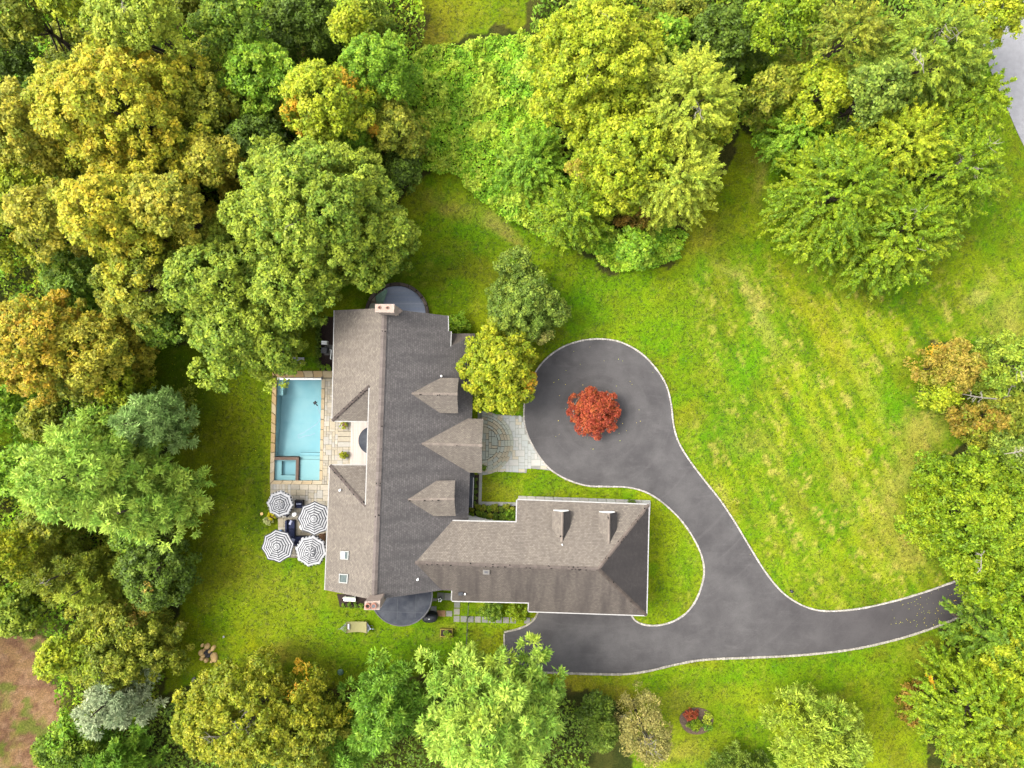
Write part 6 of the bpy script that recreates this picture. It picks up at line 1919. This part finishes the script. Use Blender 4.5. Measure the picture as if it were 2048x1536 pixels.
# --- ground cover: vines on the slope, undergrowth in the woods
def cover(name, poly, per_m2, hscale, pal, leaf, seed, hbase=.15, freq=40, streak=None, mix=()):
    global RS
    RS = np.random.RandomState(seed)
    xs = [p[0] for p in poly]; ys = [p[1] for p in poly]
    area = (max(xs) - min(xs)) * (max(ys) - min(ys)) * GS * GS
    n = int(area * per_m2)
    px = RS.uniform(min(xs), max(xs), n); py = RS.uniform(min(ys), max(ys), n)
    wx = px + 14 * (fbm(px / 22, py / 22, 5) - .5) * 2; wy = py + 14 * (fbm(px / 22, py / 22, 6) - .5) * 2
    k = inpoly(wx, wy, poly); px, py = px[k], py[k]; n = len(px)
    hh = hbase + hscale * np.clip(fbm(px / freq, py / freq, seed, 4) * 1.6 - .45, 0, 1.2) + .35 * fbm(px / 9, py / 9, seed + 1, 2) + .12 * RS.rand(n)
    X = (px - 1024) * GS; Y = (768 - py) * GS
    e = 1.5
    hx = (fbm((px + e) / freq, py / freq, seed, 4) - fbm((px - e) / freq, py / freq, seed, 4)) * 1.6 * hscale / (2 * e * GS)
    hy = (fbm(px / freq, (py + e) / freq, seed, 4) - fbm(px / freq, (py - e) / freq, seed, 4)) * 1.6 * hscale / (2 * e * GS)
    nor = np.stack([-hx, hy, np.ones(n)], -1) + RS.randn(n, 3) * .45
    ax = RS.randn(n, 3)
    if streak is not None: ax = ax * .5 + np.stack([np.cos(streak + 2 * fbm(px / 60, py / 60, 9)), np.sin(streak + 2 * fbm(px / 60, py / 60, 9)), np.zeros(n)], -1) * 1.2
    tone = np.clip(fbm(px / 30, py / 30, seed + 3) * 2.0 - .5 + .22 * RS.randn(n), 0, .999)
    LEAFN[0] += n
    L = leaf * (.6 + .8 * RS.rand(n))
    cl = pick_cols(pal, n, tone) * 1.35
    for i_, p_ in enumerate(mix):       # other plants grow through in drifts
        k = fbm(px / 24, py / 24, seed + 40 + i_ * 7) + .05 * RS.randn(n) > .58
        if k.any(): cl[k] = pick_cols(p_, int(k.sum()), tone[k]) * 1.35; hh[k] += .25; L[k] *= (1.25 if i_ == 1 else .85)
    o = leaf_mesh(name, np.stack([X, Y, hh], -1), nor, ax, L, L * (.7 if streak is None else .42), cl, None)
    return o
o = cover('vine_cover', [(835, 125), (880, 95), (960, 85), (1060, 70), (1100, 120), (1120, 330), (1200, 470), (1340, 470), (1358, 520), (1300, 540), (1240, 545), (1180, 512), (1090, 482), (1010, 442), (950, 392), (900, 347), (835, 345), (815, 280), (845, 200)],
          175, 1.5, 'vine', .21, 5, mix=('fresh', 'pinelight'))
tag(o, 'green vines matted over the slope north of the lawn', 'ground cover', kind='stuff')
o = cover('fern_cover', [(1480, 130), (1560, 100), (1700, 130), (1720, 260), (1600, 330), (1500, 300), (1475, 220)], 110, 1.8, 'fresh', .34, 15, streak=-.6)
tag(o, 'bright green ferns filling the slope between the pale maple and the lindens', 'ground cover', kind='stuff')
o = cover('fern_cover', [(1060, 380), (1120, 370), (1200, 470), (1340, 450), (1375, 470), (1350, 525), (1240, 540), (1150, 495)], 90, 1.0, 'fresh', .36, 19, streak=-.9)
tag(o, 'bright green ferns along the foot of the vine slope by the lawn', 'ground cover', kind='stuff')
o = cover('undergrowth', FOREST[0][:-2] + [(300, 1580), (-60, 1580)] if False else [(-30, -30), (840, -30), (850, 40), (865, 320), (790, 400), (700, 530), (580, 590), (400, 670), (290, 700), (330, 870), (350, 1000), (345, 1240), (330, 1400), (290, 1440), (280, 1570), (140, 1570), (140, 1430), (115, 1340), (120, 1290), (100, 1240), (-30, 1215)],
          40, 2.6, 'mid', .28, 23, mix=('olive', 'fresh'))
tag(o, 'dark leafy undergrowth below the north west wood', 'undergrowth', kind='stuff')
o = cover('undergrowth', [(1060, -30), (1930, -30), (1930, 140), (1800, 300), (1600, 330), (1480, 250), (1400, 350), (1100, 350), (1060, 40)], 30, 2.2, 'mid', .32, 27)
tag(o, 'dark leafy undergrowth below the north east wood', 'undergrowth', kind='stuff')
o = cover('undergrowth', [(1880, 700), (2080, 690), (2080, 1570), (1880, 1570), (1870, 1480), (1890, 1330), (1880, 1250), (1960, 1225), (1950, 1140), (1860, 1080), (1860, 950), (1950, 890), (1880, 800)], 30, 1.6, 'mid', .32, 29)
tag(o, 'green undergrowth along the eastern boundary', 'undergrowth', kind='stuff')
o = cover('undergrowth', [(310, 1400), (420, 1380), (690, 1390), (860, 1350), (1050, 1360), (1160, 1400), (1180, 1500), (1170, 1570), (300, 1570)], 26, 1.2, 'dark', .3, 31)
tag(o, 'dark undergrowth below the southern pines', 'undergrowth', kind='stuff')

# the woods go on beyond the plot as one mass
rw = random.Random(5)
lob = []
RS = np.random.RandomState(5)
for _ in range(900):
    x, y = rw.uniform(-700, 2750), rw.uniform(-620, 2150)
    if -150 < x < 2150 and -120 < y < 1650: continue
    if x > 1860 and y < 900 and x - 1900 < (y + 250) * .62 + 420: continue      # the road and its verge
    if 1150 < x < 1900 and y > 1500: continue
    if x > 2040 and 1000 < y < 1240: continue                                   # the drive
    q = P(x, y); h_ = rw.uniform(9, 15)
    if any((q.x - a) ** 2 + (q.y - b) ** 2 < 30 for a, b, _z, _r, _f in lob): continue
    lob.append((q.x, q.y, h_ - 4.2, rw.uniform(3.6, 5.2), 1.0))
d = foliage(lob, 'broad', 'oak', 1.05, .55, 1.15)
o = leaf_mesh('distant_wood', *d, None)
tag(o, 'mass of green woodland continuing beyond the plot', 'woodland', kind='stuff')

# fallen leaves scattered on grass and drive
def fallen(name, areas, seed, label):
    global RS
    RS = np.random.RandomState(seed); ps = []
    for (x0, y0, x1, y1, n, z) in areas:
        q = np.stack([RS.uniform(x0, x1, n), RS.uniform(y0, y1, n)], -1)
        ps.append(np.stack([(q[:, 0] - 1024) * GS, (768 - q[:, 1]) * GS, np.full(n, z)], -1))
    pos = np.concatenate(ps); n = len(pos)
    L = .05 + .06 * RS.rand(n)
    o = leaf_mesh(name, pos, np.array([0, 0, 1.0]) + .25 * RS.randn(n, 3), RS.randn(n, 3), L, L * .7, pick_cols('flower' if False else 'gold', n, RS.rand(n)) * 1.3, None)
    tag(o, label, 'fallen leaves', kind='stuff')
fallen('fallen_leaves', [(340, 700, 545, 1250, 260, .05), (380, 1180, 760, 1380, 90, .05), (1780, 1175, 1915, 1255, 110, .06), (1500, 500, 1850, 1150, 90, .06), (1100, 690, 1340, 900, 40, .055), (720, 380, 960, 600, 50, .05)], 41, 'yellow fallen leaves scattered over the lawns and the drive')

# short grass: tufts that stand up from the turf, coloured like the turf they grow in
def grass_tufts(n, seed):
    global RS
    RS = np.random.RandomState(seed)
    px = RS.uniform(-10, 2058, n); py = RS.uniform(-10, 1546, n)
    bad = np.zeros(n, bool)
    for f in FOREST + [SOIL]: bad |= inpoly(px, py, f)
    hard = [[(p.x, p.y) for p in catmull(pxl(r_l), .5) + catmull(pxl(r_r), .5)], [(p.x, p.y) for p in loop], [tuple(P(x, y).xy) for x, y in walk_px + [(968, 944)]]]
    X = (px - 1024) * GS; Y = (768 - py) * GS
    for h_ in hard: bad |= inpoly(X, Y, h_)
    for q in ([(536, 738), (742, 738), (742, 935), (664, 935), (658, 1118), (552, 1118), (536, 1040)], [(630, 615), (905, 615), (960, 660), (960, 1050), (1305, 990), (1305, 1235), (1055, 1235), (1055, 1215), (640, 1222)],
              [(720, 560), (870, 560), (870, 640), (720, 640)], [(735, 1190), (872, 1190), (872, 1256), (735, 1256)], [(935, 940), (968, 940), (968, 1002), (1305, 990), (1305, 1012), (935, 1050)], [(858, 1180), (925, 1180), (925, 1232), (1080, 1232), (1080, 1248), (905, 1246), (858, 1236)],
              [(1356, 1410), (1432, 1410), (1432, 1474), (1356, 1474)], [(396, 1283), (437, 1283), (437, 1327), (396, 1327)]): bad |= inpoly(px, py, q)
    px, py, X, Y = px[~bad], py[~bad], X[~bad], Y[~bad]; n = len(px)
    col = ground_colour(px, py) * (1.08 + .2 * RS.randn(n, 1)).clip(.6, 1.6)
    L = .10 + .14 * RS.rand(n)
    nor = np.array([0, 0, 1.0]) + RS.randn(n, 3) * .28
    pos = np.stack([X, Y, .03 + .03 * RS.rand(n)], -1)
    LEAFN[0] += n
    o = leaf_mesh('grass', pos, nor, RS.randn(n, 3), L, L * .55, col, None)
    tag(o, 'short mown grass tufts covering the lawns', 'grass', kind='stuff')
grass_tufts(120000, 77)
print('LEAVES', LEAFN[0])
